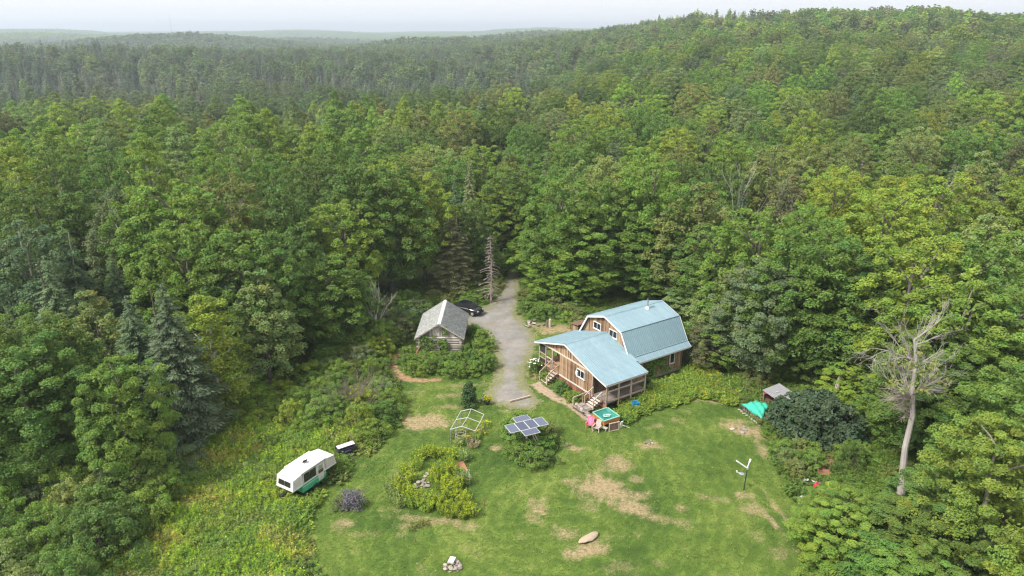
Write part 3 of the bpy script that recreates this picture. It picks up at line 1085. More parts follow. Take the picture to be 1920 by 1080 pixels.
for x, y in kept:
    k, tn = zone_pick(x, y, RNG)
    edge = -float(signed(np.array([[x, y]]), CLEAR)[0])
    d_ = math.hypot(x, y)
    h = {'maple': 17, 'ash': 16.5, 'aspen': 19, 'spruce': 15.5, 'snag': 13, 'birch': 14}[k] * RNG.uniform(.78, 1.14)
    if edge < 9: h *= 0.6 + 0.4 * edge / 9
    if d_ < 58: h = min(h, 11.5)
    if d_ < 46: h = min(h, 7)
    px_ = bearing_px(x, y)
    if 1590 < px_ < 1800 and d_ < 59: continue            # the bare leaning tree is not hidden
    if 1560 < px_ < 1840 and d_ < 63: h = min(h, 3.4)
    if px_ < 430 and d_ < (57 if px_ < 340 else 63): continue                      # the willow thicket
    if 1420 < px_ < 1500 and y < 68: continue
    r = {'maple': 5.3, 'ash': 4.6, 'aspen': 4.8, 'spruce': 3.0, 'snag': 1.7, 'birch': 3}[k] * RNG.uniform(.74, 1.08) * (h / 17) ** .5
    r = min(r, edge * .8 + .9)
    tree(k, x, y, h, r, tn, RNG)

# ------------------------------------------------------------------ the rest of the wood: one mass, too many to count
def source(name, me):
    o = bpy.data.objects.new(name, me)
    return o


def make_coll(name, objs):
    c = bpy.data.collections.new(name)
    for i, o in enumerate(objs):
        c.objects.link(o)
    return c


def scatter_group():
    g = bpy.data.node_groups.new('scatter', 'GeometryNodeTree')
    g.interface.new_socket('Geometry', in_out='INPUT', socket_type='NodeSocketGeometry')
    g.interface.new_socket('Plants', in_out='INPUT', socket_type='NodeSocketCollection')
    g.interface.new_socket('Geometry', in_out='OUTPUT', socket_type='NodeSocketGeometry')
    n = g.nodes
    gi, go = n.new('NodeGroupInput'), n.new('NodeGroupOutput')
    ci = n.new('GeometryNodeCollectionInfo')
    ci.inputs['Separate Children'].default_value = True
    ci.inputs['Reset Children'].default_value = True
    ip = n.new('GeometryNodeInstanceOnPoints')
    ip.inputs['Pick Instance'].default_value = True

    def na(nm, ty):
        q = n.new('GeometryNodeInputNamedAttribute')
        q.data_type = ty
        q.inputs['Name'].default_value = nm
        return q.outputs['Attribute']
    l = g.links.new
    l(gi.outputs['Geometry'], ip.inputs['Points'])
    l(gi.outputs['Plants'], ci.inputs['Collection'])
    l(ci.outputs[0], ip.inputs['Instance'])
    l(na('idx', 'INT'), ip.inputs['Instance Index'])
    l(na('scl', 'FLOAT_VECTOR'), ip.inputs['Scale'])
    cx = n.new('ShaderNodeCombineXYZ')
    l(na('rot', 'FLOAT'), cx.inputs['Z'])
    e2r = n.new('FunctionNodeEulerToRotation')
    l(cx.outputs[0], e2r.inputs[0])
    l(e2r.outputs[0], ip.inputs['Rotation'])
    l(ip.outputs[0], go.inputs[0])
    return g


SCATTER = scatter_group()


def scatter(name, P, idx, rot, scl, tint, coll):
    n = len(P)
    me = bpy.data.meshes.new(name + '_points')
    me.vertices.add(n)
    me.vertices.foreach_set('co', np.asarray(P, np.float32).ravel())
    for nm, ty, arr, key in (('idx', 'INT', idx, 'value'), ('rot', 'FLOAT', rot, 'value'), ('scl', 'FLOAT_VECTOR', scl, 'vector'), ('tint', 'FLOAT_VECTOR', tint, 'vector')):
        a = me.attributes.new(nm, ty, 'POINT')
        a.data.foreach_set(key, np.asarray(arr, np.int32 if ty == 'INT' else np.float32).ravel())
    o = link(name, me)
    md = o.modifiers.new('scatter', 'NODES')
    md.node_group = SCATTER
    for it in SCATTER.interface.items_tree:
        if it.name == 'Plants': md[it.identifier] = coll
    return o


def jittered(n, rmin, rmax, half, rng, spacing):
    """points on a jittered grid in the sector rmin..rmax"""
    xs = np.arange(-rmax * math.sin(half), rmax * math.sin(half), spacing)
    ys = np.arange(0, rmax, spacing)
    X, Y = np.meshgrid(xs, ys)
    P = np.stack([X.ravel(), Y.ravel()], 1) + rng.uniform(-.48, .48, (X.size, 2)) * spacing
    d = np.hypot(P[:, 0], P[:, 1])
    a = np.abs(np.arctan2(P[:, 0], P[:, 1]))
    return P[(d >= rmin) & (d < rmax) & (a < half)]


def kinds_for(P, rng):
    """0 broadleaf, 1 aspen, 2 conifer, 3 snag for each place"""
    x, y = P.T
    d = np.hypot(x, y)
    az = np.arctan2(x, y)
    q = rng.random(len(P))
    nz = vnoise(x, y, 110, 21) + .4 * vnoise(x, y, 35, 22)
    pc = np.full(len(P), .07)      # conifer share
    ps = np.full(len(P), .03)
    valley = sstep(215, 270, d) * sstep(900, 500, d) * sstep(.24, -.02, az)
    pc = pc + valley * np.clip(.42 + .4 * nz, 0.05, .85)
    ps = ps + valley * np.clip(.2 - .25 * nz, .04, .34)
    ps = ps + sstep(300, 380, d) * sstep(640, 560, d) * sstep(.1, -.1, az) * np.clip(.12 + .22 * vnoise(x, y, 70, 27), 0, .3)
    pc = np.maximum(pc, .92 * sstep(640, 670, d) * sstep(770, 730, d) * sstep(.0, -.1, az))
    far = sstep(800, 1100, d)
    pc = np.maximum(pc, far * np.clip(.35 + .5 * nz, .05, .95) * sstep(.5, .0, az))
    dr = np.interp(az, _az, _dr)
    crest = sstep(.78, 1.0, d / dr) * sstep(.07, .14, az) * sstep(.42, .30, az)
    pc = np.maximum(pc, crest * .8)
    rightp = np.exp(-(((x - 105) / 50) ** 2 + ((y - 235) / 35) ** 2)) * .6
    pc = np.maximum(pc, rightp)
    pa = np.where((az < -.12) & (d < 225), .85, .07)
    k = np.zeros(len(P), int)
    k[q < pa + pc + ps] = 1
    k[q < pc + ps] = 2
    k[q < ps] = 3
    return k, nz


TB = np.array([TINT[t_] for t_ in ('mid green', 'fresh green', 'deep green', 'mid green', 'olive', 'yellow-green', 'grey-green', 'pale green', 'fresh green')])
TA = np.array([TINT[t_] for t_ in ('fresh green', 'yellow-green', 'pale green', 'olive')])
TC = np.array([TINT[t_] for t_ in ('dark', 'bluish-green', 'dark', 'grey-green', 'brownish-green')])
TS = np.array([(0.34, 0.285, 0.26), (0.42, 0.35, 0.32), (0.27, 0.24, 0.22)])


def tints(k, rng):
    n = len(k)
    out = np.zeros((n, 3))
    for i, T in enumerate((TB, TA, TC, TS)):
        s = k == i
        out[s] = T[rng.integers(len(T), size=s.sum())]
    return out * rng.uniform(.72, 1.28, (n, 1)) * (1 + rng.normal(0, .06, (n, 3)))


def mid_crown(name, H, base, Rr, ncl, per, leaf, prof, seed, clr, flat=.7, mat='leaf'):
    return crown_mesh(name, H, base, Rr, ncl, per, leaf, prof, seed, clr, flat, .66, mat, core=True)[0]


# nearer wood 172..430 m: same crowns as the single trees, lighter ones beyond
def bare_twigs(name, seed, H=13, Rr=1.7, n=420):
    """grey dead conifer for the far wood, twigs as thin faces round a trunk"""
    rng = np.random.default_rng(seed)
    f = rng.uniform(.1, 1, n)
    a = rng.uniform(0, 6.28, n)
    L = Rr * (1 - f * .85) * rng.uniform(.3, 1, n)
    c = np.stack([L * .5 * np.cos(a), L * .5 * np.sin(a), H * f], 1)
    dr = np.stack([np.cos(a), np.sin(a), np.full(n, -.3)], 1)
    V, F = leaf_quads(c, rng.normal(size=(n, 3)), L * .5 + .05, rng, .11, dr)
    tk = np.array([[-.12, 0, 0], [.12, 0, 0], [.03, 0, H], [-.03, 0, H], [0, -.12, 0], [0, .12, 0], [0, .03, H], [0, -.03, H]])
    V = np.concatenate([V, tk])
    F = np.concatenate([F, np.array([[0, 1, 2, 3], [4, 5, 6, 7]]) + n * 4])
    return np_mesh(name, V, F, M['needle'], face_attr={'tone': np.repeat(rng.uniform(.7, 1.3, (len(F), 1)), 3, 1)})


near_src = [('a%02d' % i, m_) for i, m_ in enumerate(
    [k[0] for k in KIT['maple'][:4]] + [k[0] for k in KIT['aspen'][:2]] + [k[0] for k in KIT['spruce'][:2]] + [bare_twigs('bare_twigs_mesh', 801), bare_twigs('bare_twigs_mesh', 802)])]
near_c = make_coll('near_wood_plants', [source('near_plant_' + n_, m_) for n_, m_ in near_src])
NEAR_IDX = {0: (0, 4), 1: (4, 6), 2: (6, 8), 3: (8, 10)}
HT = {0: 18., 1: 19., 2: 17., 3: 13.}
mid_src = [mid_crown('light_broadleaf_mesh', 17, 3, 4.8, 60, 44, .36, maple_prof, 820 + k, (.9, 1.5), .85) for k in range(3)] + \
          [mid_crown('light_aspen_mesh', 18, 5, 3.8, 50, 40, .34, tall_prof, 830 + k, (.8, 1.3)) for k in range(2)] + \
          [spruce_mesh('light_spruce_mesh', 16, 3.0, 840 + k, levels=18, per=8, spray=.5, ragged=.2) for k in range(2)] + \
          [bare_twigs('light_bare_mesh', 850, n=260)]
mid_c = make_coll('mid_wood_plants', [source('mid_plant_a%02d' % i, m_) for i, m_ in enumerate(mid_src)])
MID_IDX = {0: (0, 3), 1: (3, 5), 2: (5, 7), 3: (7, 8)}
far_src = [mid_crown('far_broadleaf_mesh', 17, 3, 5.2, 22, 16, .8, maple_prof, 860 + k, (1.5, 2.2), .75) for k in range(2)] + \
          [mid_crown('far_aspen_mesh', 18, 5, 4.2, 20, 16, .75, tall_prof, 865, (1.3, 1.9), .9)] + \
          [spruce_mesh('far_spruce_mesh', 16, 3.0, 870, levels=9, per=6, spray=1.0, ragged=.2)] + \
          [bare_twigs('far_bare_mesh', 875, n=40, Rr=2.2)]
far_c = make_coll('far_wood_plants', [source('far_plant_a%02d' % i, m_) for i, m_ in enumerate(far_src)])
FAR_IDX = {0: (0, 2), 1: (2, 3), 2: (3, 4), 3: (4, 5)}


def wood_band(name, label, rmin, rmax, spacing, coll, IDX, hscale, seed, half=.83):
    rng = np.random.default_rng(seed)
    P = jittered(0, rmin, rmax, half, rng, spacing)
    k, nz = kinds_for(P, rng)
    idx = np.zeros(len(P), int)
    sc = np.zeros((len(P), 3))
    for i in range(4):
        s = k == i
        idx[s] = rng.integers(*IDX[i], size=s.sum())
    hs_ = rng.uniform(.62, 1.16, len(P)) * hscale * (1 + .07 * vnoise(P[:, 0], P[:, 1], 60, 31))
    hs_[k == 2] *= rng.uniform(.7, 1.12, (k == 2).sum())
    rs = rng.uniform(.62, 1.0, len(P)) * (spacing / 6.9)
    rs[k >= 2] = rng.uniform(1.0, 1.5, (k >= 2).sum())
    sc[:, 0] = rs
    sc[:, 1] = rs * rng.uniform(.9, 1.1, len(P))
    sc[:, 2] = hs_
    Z = zt(P[:, 0], P[:, 1]) - .2
    tt = tints(k, rng)
    d_ = np.hypot(P[:, 0], P[:, 1])
    az_ = np.arctan2(P[:, 0], P[:, 1])
    vq = (sstep(225, 300, d_) * sstep(.22, -.05, az_) * .5)[:, None]          # cedar and larch swamp: greyer species than the maples
    tt = tt * (1 - vq) + np.array([(.155, .19, .135)]) * rng.uniform(.6, 1.3, (len(P), 1)) * vq
    tt[k == 1] *= 1.15
    o = scatter(name, np.column_stack([P, Z]), idx, rng.uniform(0, 6.28, len(P)), sc, tt, coll)
    return tag(o, label, kind='stuff')


wood_band('near_forest', 'dense mixed forest behind the trees round the clearing, its crowns still distinct', NEAR_R, 430, 8.3, near_c, NEAR_IDX, .98, 41)
wood_band('middle_forest', 'mixed forest filling the valley and climbing the wooded hill', 430, 1000, 8.0, mid_c, MID_IDX, 1.0, 42)
wood_band('far_forest', 'hazy mixed forest on the low hills beyond the valley', 1000, 2400, 9.6, far_c, FAR_IDX, 1.0, 43)


# very far: whole pieces of canopy, each a mesh of many small crowns
def canopy_patch(name, size, seed, con):
    rng = np.random.default_rng(seed)
    sp = 10.0
    g_ = np.arange(-size / 2, size / 2, sp)
    X, Y = np.meshgrid(g_, g_)
    X = X.ravel() + rng.uniform(-4, 4, X.size)
    Y = Y.ravel() + rng.uniform(-4, 4, Y.size)
    n = len(X)
    isc = rng.random(n) < con
    C, N_, S_, T_ = [], [], [], []
    for i in range(n):
        h = rng.uniform(13, 19)
        tn = (TC if isc[i] else TB)[rng.integers(5)] * rng.uniform(.8, 1.2)
        m_ = 6
        for j in range(m_):
            a = j * 2.4 + i
            if isc[i]:
                q = j / m_
                C.append((X[i] + (1 - q) * 1.6 * math.cos(a), Y[i] + (1 - q) * 1.6 * math.sin(a), h * (.45 + .55 * q)))
                N_.append((math.cos(a), math.sin(a), .7))
                S_.append(2.2 * (1.15 - q))
            else:
                C.append((X[i] + 3.2 * math.cos(a) * (j > 0), Y[i] + 3.2 * math.sin(a) * (j > 0), h - (2.5 if j else 0)))
                N_.append((.7 * math.cos(a) * (j > 0), .7 * math.sin(a) * (j > 0), 1))
                S_.append(3.0)
            T_.append(tn * rng.uniform(.85, 1.15))
    V, F = leaf_quads(np.array(C), np.array(N_), np.array(S_), rng, .8)
    return np_mesh(name, V, F, M['leaf'], face_attr={'tone': np.array(T_)})


PS = 120.0
patch_c = make_coll('canopy_plants', [source('canopy_a%02d' % i, canopy_patch('canopy_mesh', PS, 880 + i, c_)) for i, c_ in enumerate((.1, .3, .6, .9))])
rng = np.random.default_rng(44)
P = jittered(0, 2400, 8300, .83, rng, PS * .93)
nz = vnoise(P[:, 0], P[:, 1], 700, 23)
idx = np.clip(np.round(1.5 + 1.6 * nz + rng.normal(0, .7, len(P))), 0, 3).astype(int)
o = scatter('distant_forest', np.column_stack([P, zt(P[:, 0], P[:, 1]) - 1.0]), idx, rng.integers(0, 4, len(P)) * math.pi / 2, np.ones((len(P), 3)) * rng.uniform(.9, 1.15, (len(P), 1)), np.ones((len(P), 3)), patch_c)
tag(o, 'blue-grey forest fading into the haze at the horizon', kind='stuff')

# ------------------------------------------------------------------ haze
HAZE = MB().box((0, 4100, 14), (18600, 10600, 164))
t = NT('haze_air')
pv = t.n('ShaderNodeVolumePrincipled', i_Density=0.00027, i_Anisotropy=0.3)
pv.inputs['Color'].default_value = (0.78, 0.88, 0.98, 1)
t.l(pv.outputs[0], t.out.inputs['Volume'])
try:
    t.m.cycles.homogeneous_volume = True
    t.m.cycles.volume_sampling = 'DISTANCE'
except Exception:
    pass
hz = HAZE.build('haze', t.m)
tag(hz, 'thin pale summer haze over the forest', kind='stuff')
# ------------------------------------------------------------------ materials of the built things
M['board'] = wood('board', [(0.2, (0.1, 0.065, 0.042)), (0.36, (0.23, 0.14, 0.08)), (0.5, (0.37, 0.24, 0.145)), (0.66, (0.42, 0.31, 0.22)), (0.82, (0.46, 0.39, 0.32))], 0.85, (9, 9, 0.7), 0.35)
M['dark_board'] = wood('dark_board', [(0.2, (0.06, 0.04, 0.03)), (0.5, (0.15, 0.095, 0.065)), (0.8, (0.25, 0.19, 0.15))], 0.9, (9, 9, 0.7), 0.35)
M['red_board'] = wood('red_board', [(0.2, (0.15, 0.06, 0.04)), (0.5, (0.27, 0.12, 0.075)), (0.8, (0.36, 0.2, 0.13))], 0.9, (9, 9, 0.8), 0.3)
M['deck'] = wood('deck', [(0.2, (0.12, 0.1, 0.085)), (0.5, (0.24, 0.2, 0.17)), (0.8, (0.38, 0.34, 0.3))], 0.9, (1.2, 8, 8), 0.3)
M['warm_deck'] = wood('warm_deck', [(0.2, (0.27, 0.15, 0.08)), (0.5, (0.40, 0.23, 0.12)), (0.8, (0.5, 0.33, 0.2))], 0.85, (1.2, 8, 8), 0.25)
M['post'] = wood('post', [(0.2, (0.25, 0.18, 0.125)), (0.5, (0.42, 0.33, 0.25)), (0.8, (0.55, 0.47, 0.39))], 0.85, (6, 6, 0.8), 0.3)
M['pale_wood'] = wood('pale_wood', [(0.2, (0.36, 0.29, 0.23)), (0.5, (0.52, 0.45, 0.38)), (0.8, (0.66, 0.6, 0.54))], 0.85, (5, 5, 0.8), 0.3)
M['log'] = wood('log', [(0.2, (0.11, 0.09, 0.075)), (0.42, (0.27, 0.235, 0.20)), (0.6, (0.43, 0.39, 0.345)), (0.8, (0.6, 0.56, 0.51))], 0.92, (8, 8, 0.7), 0.5)
M['chink'] = plain('chinking', (0.05, 0.043, 0.036), 0.95, var=.3, bump=.4)
M['white_paint'] = plain('white_paint', (0.66, 0.66, 0.645), 0.5, var=.05, dirt=((0.45, 0.42, 0.37), .45))
M['steel'] = plain('steel', (0.5, 0.51, 0.53), 0.35, 0.7, var=.1)
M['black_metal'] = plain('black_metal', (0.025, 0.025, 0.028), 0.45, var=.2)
M['rubber'] = plain('rubber', (0.025, 0.025, 0.025), 0.85)
M['screen'] = plain('insect_screen', (0.035, 0.035, 0.034), 0.7)
t = NT('window_glass')
gl = t.princ((0.012, 0.015, 0.018), 0.06, 0, None, 0.6)
M['glass'] = t.m
t = NT('roof_metal')
co = t.objco()
mp = t.n('ShaderNodeMapping')
mp.inputs['Scale'].default_value = (1.5, 1.5, 1.5)
t.l(co, mp.inputs['Vector'])
blot = t.noise(mp.outputs[0], .7, 5, .6)
fin = t.noise(co, 9, 4, .6)
c = t.ramp(t.math('ADD', t.math('MULTIPLY', blot, .7), t.math('MULTIPLY', fin, .3)), [(0.3, (0.15, 0.235, 0.275)), (0.55, (0.20, 0.295, 0.335)), (0.75, (0.27, 0.35, 0.385))])
mp2 = t.n('ShaderNodeMapping')
mp2.inputs['Scale'].default_value = (5, .35, 1)
t.l(co, mp2.inputs['Vector'])
c = t.mix(1.0, c, t.ramp(t.noise(mp2.outputs[0], 1.6, 5, .65), [(.3, (.8, .8, .8)), (.5, (1, 1, 1)), (.7, (1.12, 1.1, 1.08))]), 'MULTIPLY')
c = t.mix(1.0, c, t.ramp(t.rnd(), [(0, (0.94, 0.95, 0.95)), (1, (1.05, 1.05, 1.04))]), 'MULTIPLY')
t.princ(c, 0.42, 0.0, t.bump(fin, .05, .01), 0.45)
M['roof_metal'] = t.m
t = NT('cedar_shingle')
tn = t.attr('tone').outputs['Fac']
c = t.ramp(tn, [(0.0, (0.27, 0.275, 0.265)), (0.5, (0.37, 0.375, 0.36)), (1.0, (0.48, 0.48, 0.46))])
c = t.mix(t.ramp(t.noise(t.objco(), 1.1, 5, .6), [(.45, 0), (.75, .5)]), c, (0.30, 0.33, 0.27))
t.princ(c, 0.95, 0, t.bump(t.noise(t.objco(), 18, 4), .4, .02), .15)
M['shingle'] = t.m
t = NT('solar_cell')
co = t.objco()
br = t.n('ShaderNodeTexBrick', offset=0.0, squash=1.0)
br.inputs['Scale'].default_value = 1.0
br.inputs['Mortar Size'].default_value = .003
br.inputs['Brick Width'].default_value = .125
br.inputs['Row Height'].default_value = .125
br.inputs['Color1'].default_value = (0.05, 0.06, 0.10, 1)
br.inputs['Color2'].default_value = (0.055, 0.065, 0.11, 1)
br.inputs['Mortar'].default_value = (0.11, 0.125, 0.15, 1)
t.l(co, br.inputs['Vector'])
pr = t.princ(t.mix(1.0, br.outputs['Color'], t.ramp(t.rnd(), [(0, (.7, .72, .8)), (1, (1.5, 1.5, 1.4))]), 'MULTIPLY'), 0.22, 0, None, .9)
M['solar'] = t.m
t = NT('stone')
co = t.objco()
f = t.math('ADD', t.math('MULTIPLY', t.noise(co, 2.5, 5, .65), .7), t.math('MULTIPLY', t.rnd(), .35))
c = t.ramp(f, [(.3, (0.13, 0.11, 0.095)), (.5, (0.26, 0.22, 0.185)), (.78, (0.44, 0.385, 0.325))])
t.princ(c, .92, 0, t.bump(t.noise(co, 6, 5), .6, .05), .2)
M['stone'] = t.m
M['white_stone'] = plain('white_stone', (0.68, 0.66, 0.62), .85, var=.15, scale=4, bump=.3)


def frame(x, y, ang):
    """an Empty's world matrix, to lay things out in a building's own axes"""
    return Matrix.Translation((x, y, 0)) @ Matrix.Rotation(ang, 4, 'Z')


def ribbed(name, W_, L_, mat, pitch=.23, rib=.022, parent=None):
    """one ribbed metal sheet: W_ wide (x), L_ long (y), z up, with thickness"""
    prof = []
    x = -W_ / 2
    n = max(1, round(W_ / pitch))
    for k in range(n):
        x0 = -W_ / 2 + k * W_ / n
        prof += [(x0, rib), (x0 + .025, rib), (x0 + .045, 0), (x0 + W_ / n - .02, 0)]
    prof.append((W_ / 2, rib))
    V, F = [], []
    m = len(prof)
    for y in (0, L_):
        for (x, z) in prof: V.append((x, y, z))
    for y in (0, L_):
        for (x, z) in prof: V.append((x, y, z - .012))
    for k in range(m - 1):
        F.append((k, k + 1, m + k + 1, m + k))
        F.append((2 * m + k + 1, 2 * m + k, 3 * m + k, 3 * m + k + 1))
        F.append((k + 1, k, 2 * m + k, 2 * m + k + 1))
        F.append((m + k, m + k + 1, 3 * m + k + 1, 3 * m + k))
    return MB().add(V, F).mesh(name, mat)


def roof_plane(house, a, b, c, width=.92, mat=None, rib=.022, name='roof'):
    """a roof slope from lower edge a->b (eave), rising to c above a (all local); a deck slab plus ribbed sheets as parts of it"""
    a, b, c = Vector(a), Vector(b), Vector(c)
    ex = (b - a)
    L = ex.length
    ex = ex.normalized()
    ey = (c - a)
    H = ey.length
    ey = ey.normalized()
    ez = ex.cross(ey)
    if ez.z < 0:
        a, ex = b, -ex
        ez = ex.cross(ey)
    Mx = Matrix((ex, ey, ez)).transposed().to_4x4()
    Mx.translation = a
    deck = MB().box((L / 2, H / 2, -.06), (L, H, .1)).build(name, M['dark_board'], house)
    deck.matrix_local = Mx
    n = max(1, round(L / width))
    me = ribbed('roof_panel', L / n + .01, H + .02, mat or M['roof_metal'], rib=rib)
    for k in range(n):
        link('roof_panel', me, deck, ((k + .5) * L / n, -.01, .016 + .0015 * (k % 2)))
    return deck


def board_wall(parent, p0, p1, z0, topf, mat, name='wall', bw=.27, th=.03, out=1, batten=True, core=True):
    """vertical board-and-batten wall from p0 to p1 (local x, y); topf(s) gives the top height at s along it"""
    p0, p1 = Vector((*p0, 0)), Vector((*p1, 0))
    ex = (p1 - p0)
    L = ex.length
    ex = ex.normalized()
    nrm = Vector((ex.y, -ex.x, 0)) * out
    cuts = sorted(set([0.0, L] + [s for s in np.arange(bw, L, bw)]))
    mb = MB()
    poly = [(0, z0)] + [(L, z0)]
    tops = [(s, topf(s)) for s in np.linspace(L, 0, 25)]
    if core:
        pts = [p0 + ex * s + Vector((0, 0, z)) for s, z in poly + [(s, z - .03) for s, z in tops]]
        mb.prism([p - nrm * .10 for p in pts], nrm * .09)
    w = mb.build(name, M['dark_board'], parent)
    for i in range(len(cuts) - 1):
        s0, s1 = cuts[i] + .004, cuts[i + 1] - .004
        if s1 - s0 < .04: continue
        sm = (s0 + s1) / 2
        pr = PR.uniform(0, .008)
        quad = [(s0, z0 - PR.uniform(0, .05)), (s1, z0 - PR.uniform(0, .05)), (s1, topf(s1)), (s0, topf(s0))]
        ctr = p0 + ex * sm + Vector((0, 0, z0))
        MB().prism([p0 + ex * s + Vector((0, 0, z)) + nrm * pr - ctr for s, z in quad], nrm * th).build('plank', mat, w, ctr)
        if batten and i:
            s = cuts[i]
            q = [(s - .028, z0), (s + .028, z0), (s + .028, topf(s + .028) - .01), (s - .028, topf(s - .028) - .01)]
            ctr = p0 + ex * s + Vector((0, 0, z0))
            MB().prism([p0 + ex * a_ + Vector((0, 0, z)) + nrm * (th + .004) - ctr for a_, z in q], nrm * .022).build('batten', mat, w, ctr)
    return w


def window(parent, c, w, h, nrm, mull=1, sill=True):
    """white window standing proud of a wall; c = centre on the wall face"""
    nrm = Vector(nrm).normalized()
    ex = Vector((-nrm.y, nrm.x, 0))
    ang = math.atan2(ex.y, ex.x)
    wd = empty('window', c, ang)
    wd.parent = parent
    f = MB()
    o = -1   # local -y is outward
    fw = .075
    for sx in (-1, 1): f.box((sx * (w / 2 - fw / 2), -.045, 0), (fw, .07, h))
    for sz in (-1, 1): f.box((0, -.045, sz * (h / 2 - fw / 2)), (w - 2 * fw, .07, fw))
    for k in range(mull): f.box((-w / 2 + (k + 1) * w / (mull + 1), -.042, 0), (.055, .06, h - 2 * fw))
    f.build('frame', M['white_paint'], wd)
    pw = (w - 2 * fw) / (mull + 1)
    for k in range(mull + 1):
        MB().box((-w / 2 + fw + (k + .5) * pw, -.03, 0), (pw, .02, h - 2 * fw)).build('pane', M['glass'], wd)
    if sill: MB().box((0, -.07, -h / 2 - .02), (w + .1, .12, .04)).build('sill', M['white_paint'], wd)
    return wd


# ------------------------------------------------------------------ the farmhouse
PHI = 0.58
house = empty('farmhouse', (9.73, 69.36, 0), PHI - R(90), 'wooden farmhouse with a pale blue metal barn roof and two covered porches', 'house')
# main block, gambrel section; local x across, local y along the ridge away from the camera
LH = 8.37
prof = [(-4.75, 2.94), (-4.16, 3.41), (-2.72, 5.84), (0, 6.74), (2.72, 5.84), (4.16, 3.41), (4.75, 2.94)]
for i in range(6):
    (x0, z0), (x1, z1) = prof[i], prof[i + 1]
    lo, hi = ((x0, z0), (x1, z1)) if z0 < z1 else ((x1, z1), (x0, z0))
    roof_plane(house, (lo[0], 0, lo[1]), (lo[0], LH, lo[1]), (hi[0], 0, hi[1]))
# ridge and knee caps, white rake boards
cap = MB()
for (x, z) in ((0, 6.74),):
    cap.prism([(x - .16, -.02, z - .01), (x, -.02, z + .05), (x + .16, -.02, z - .01), (x + .16, -.02, z + .012), (x, -.02, z + .075), (x - .16, -.02, z + .012)], (0, LH + .04, 0))
for sx in (-1, 1):
    for (x, z) in ((2.72, 5.84), (4.16, 3.41)):
        cap.box((sx * x, LH / 2, z + .05), (.14, LH + .02, .03))
cap.build('ridge_cap', M['roof_metal'], house)
for yy in (-.02, LH + .02):
    rk = MB()
    for i in range(6):
        (x0, z0), (x1, z1) = prof[i], prof[i + 1]
        rk.beam((x0, yy, z0 - .07), (x1, yy, z1 - .07), .03, .2, up=(0, 0, 1))
    rk.build('rake_board', M['white_paint'], house)
for sx in (-1, 1):
    MB().box((sx * 4.72, LH / 2, 2.85), (.03, LH, .14)).build('fascia', M['white_paint'], house)


def gam(x):
    xs_ = [p_[0] for p_ in prof]
    return float(np.interp(x, xs_, [p_[1] for p_ in prof])) - .14


XW = 3.95
board_wall(house, (-XW, .36), (XW, .36), .45, lambda s: gam(s - XW), M['board'])
board_wall(house, (XW, .36), (XW, LH - .36), .45, lambda s: 3.2, M['board'])
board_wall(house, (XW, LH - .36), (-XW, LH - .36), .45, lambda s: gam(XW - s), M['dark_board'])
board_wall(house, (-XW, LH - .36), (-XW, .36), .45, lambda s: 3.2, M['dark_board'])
MB().box((0, LH / 2, .22), (2 * XW - .1, LH - .8, .46)).build('foundation', M['stone'], house)
window(house, (-1.38, .315, 5.06), 1.2, .82, (0, -1, 0))
window(house, (1.22, .315, 5.06), 1.3, .84, (0, -1, 0))
window(house, (XW + .045, 6.4, 1.8), .72, 1.25, (1, 0, 0), 0)
# stove pipe
ch = MB().tube([(.55, 5.63, 6.4), (.55, 5.63, 7.65)], .1, 10).build('chimney', M['steel'], house)
MB().lathe([(.02, .28), (.17, .2), (.17, .16), (.05, .15)], (.55, 5.63, 7.55), 10).build('cap', M['black_metal'], ch)
MB().lathe([(.3, -.12), (.26, .12), (.12, .34), (.1, .35)], (.55, 5.63, 6.5), 10).build('flashing', M['white_paint'], ch)

# front wing with the two porches
LA = 5.39
UL, UP, UR = -5.05, .21, 6.94
ZL, ZP, ZR = 3.25, 4.94, 3.08
KX, KZ = 5.1, 3.48      # the porch slope changes here
roof_plane(house, (UL, -LA, ZL), (UL, .2, ZL), (UP, -LA, ZP))
zk = ZP - (ZP - KZ)
roof_plane(house, (KX, -LA, KZ), (KX, .3, KZ), (UP, -LA, ZP))
roof_plane(house, (UR, -LA, ZR), (UR, 0.05, ZR), (KX, -LA, KZ))
MB().prism([(UP - .18, -LA - .02, ZP - .03), (UP, -LA - .02, ZP + .055), (UP + .18, -LA - .02, ZP - .03), (UP + .18, -LA - .02, ZP), (UP, -LA - .02, ZP + .08), (UP - .18, -LA - .02, ZP)], (0, LA + .3, 0)).build('ridge_cap', M['roof_metal'], house)
rk = MB()
rk.beam((UL, -LA - .02, ZL - .08), (UP, -LA - .02, ZP - .08), .03, .17)
rk.beam((UP, -LA - .02, ZP - .08), (KX, -LA - .02, KZ - .08), .03, .17)
rk.beam((KX, -LA - .02, KZ - .08), (UR, -LA - .02, ZR - .08), .03, .17)
rk.build('rake_board', M['white_paint'], house)
MB().box((UR + .0, -LA / 2, ZR - .1), (.03, LA, .14)).build('fascia', M['pale_wood'], house)
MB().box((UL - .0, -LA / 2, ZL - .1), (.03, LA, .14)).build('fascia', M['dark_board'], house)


def wing(x):
    return float(np.interp(x, [UL, UP, KX, UR], [ZL, ZP, KZ, ZR])) - .15


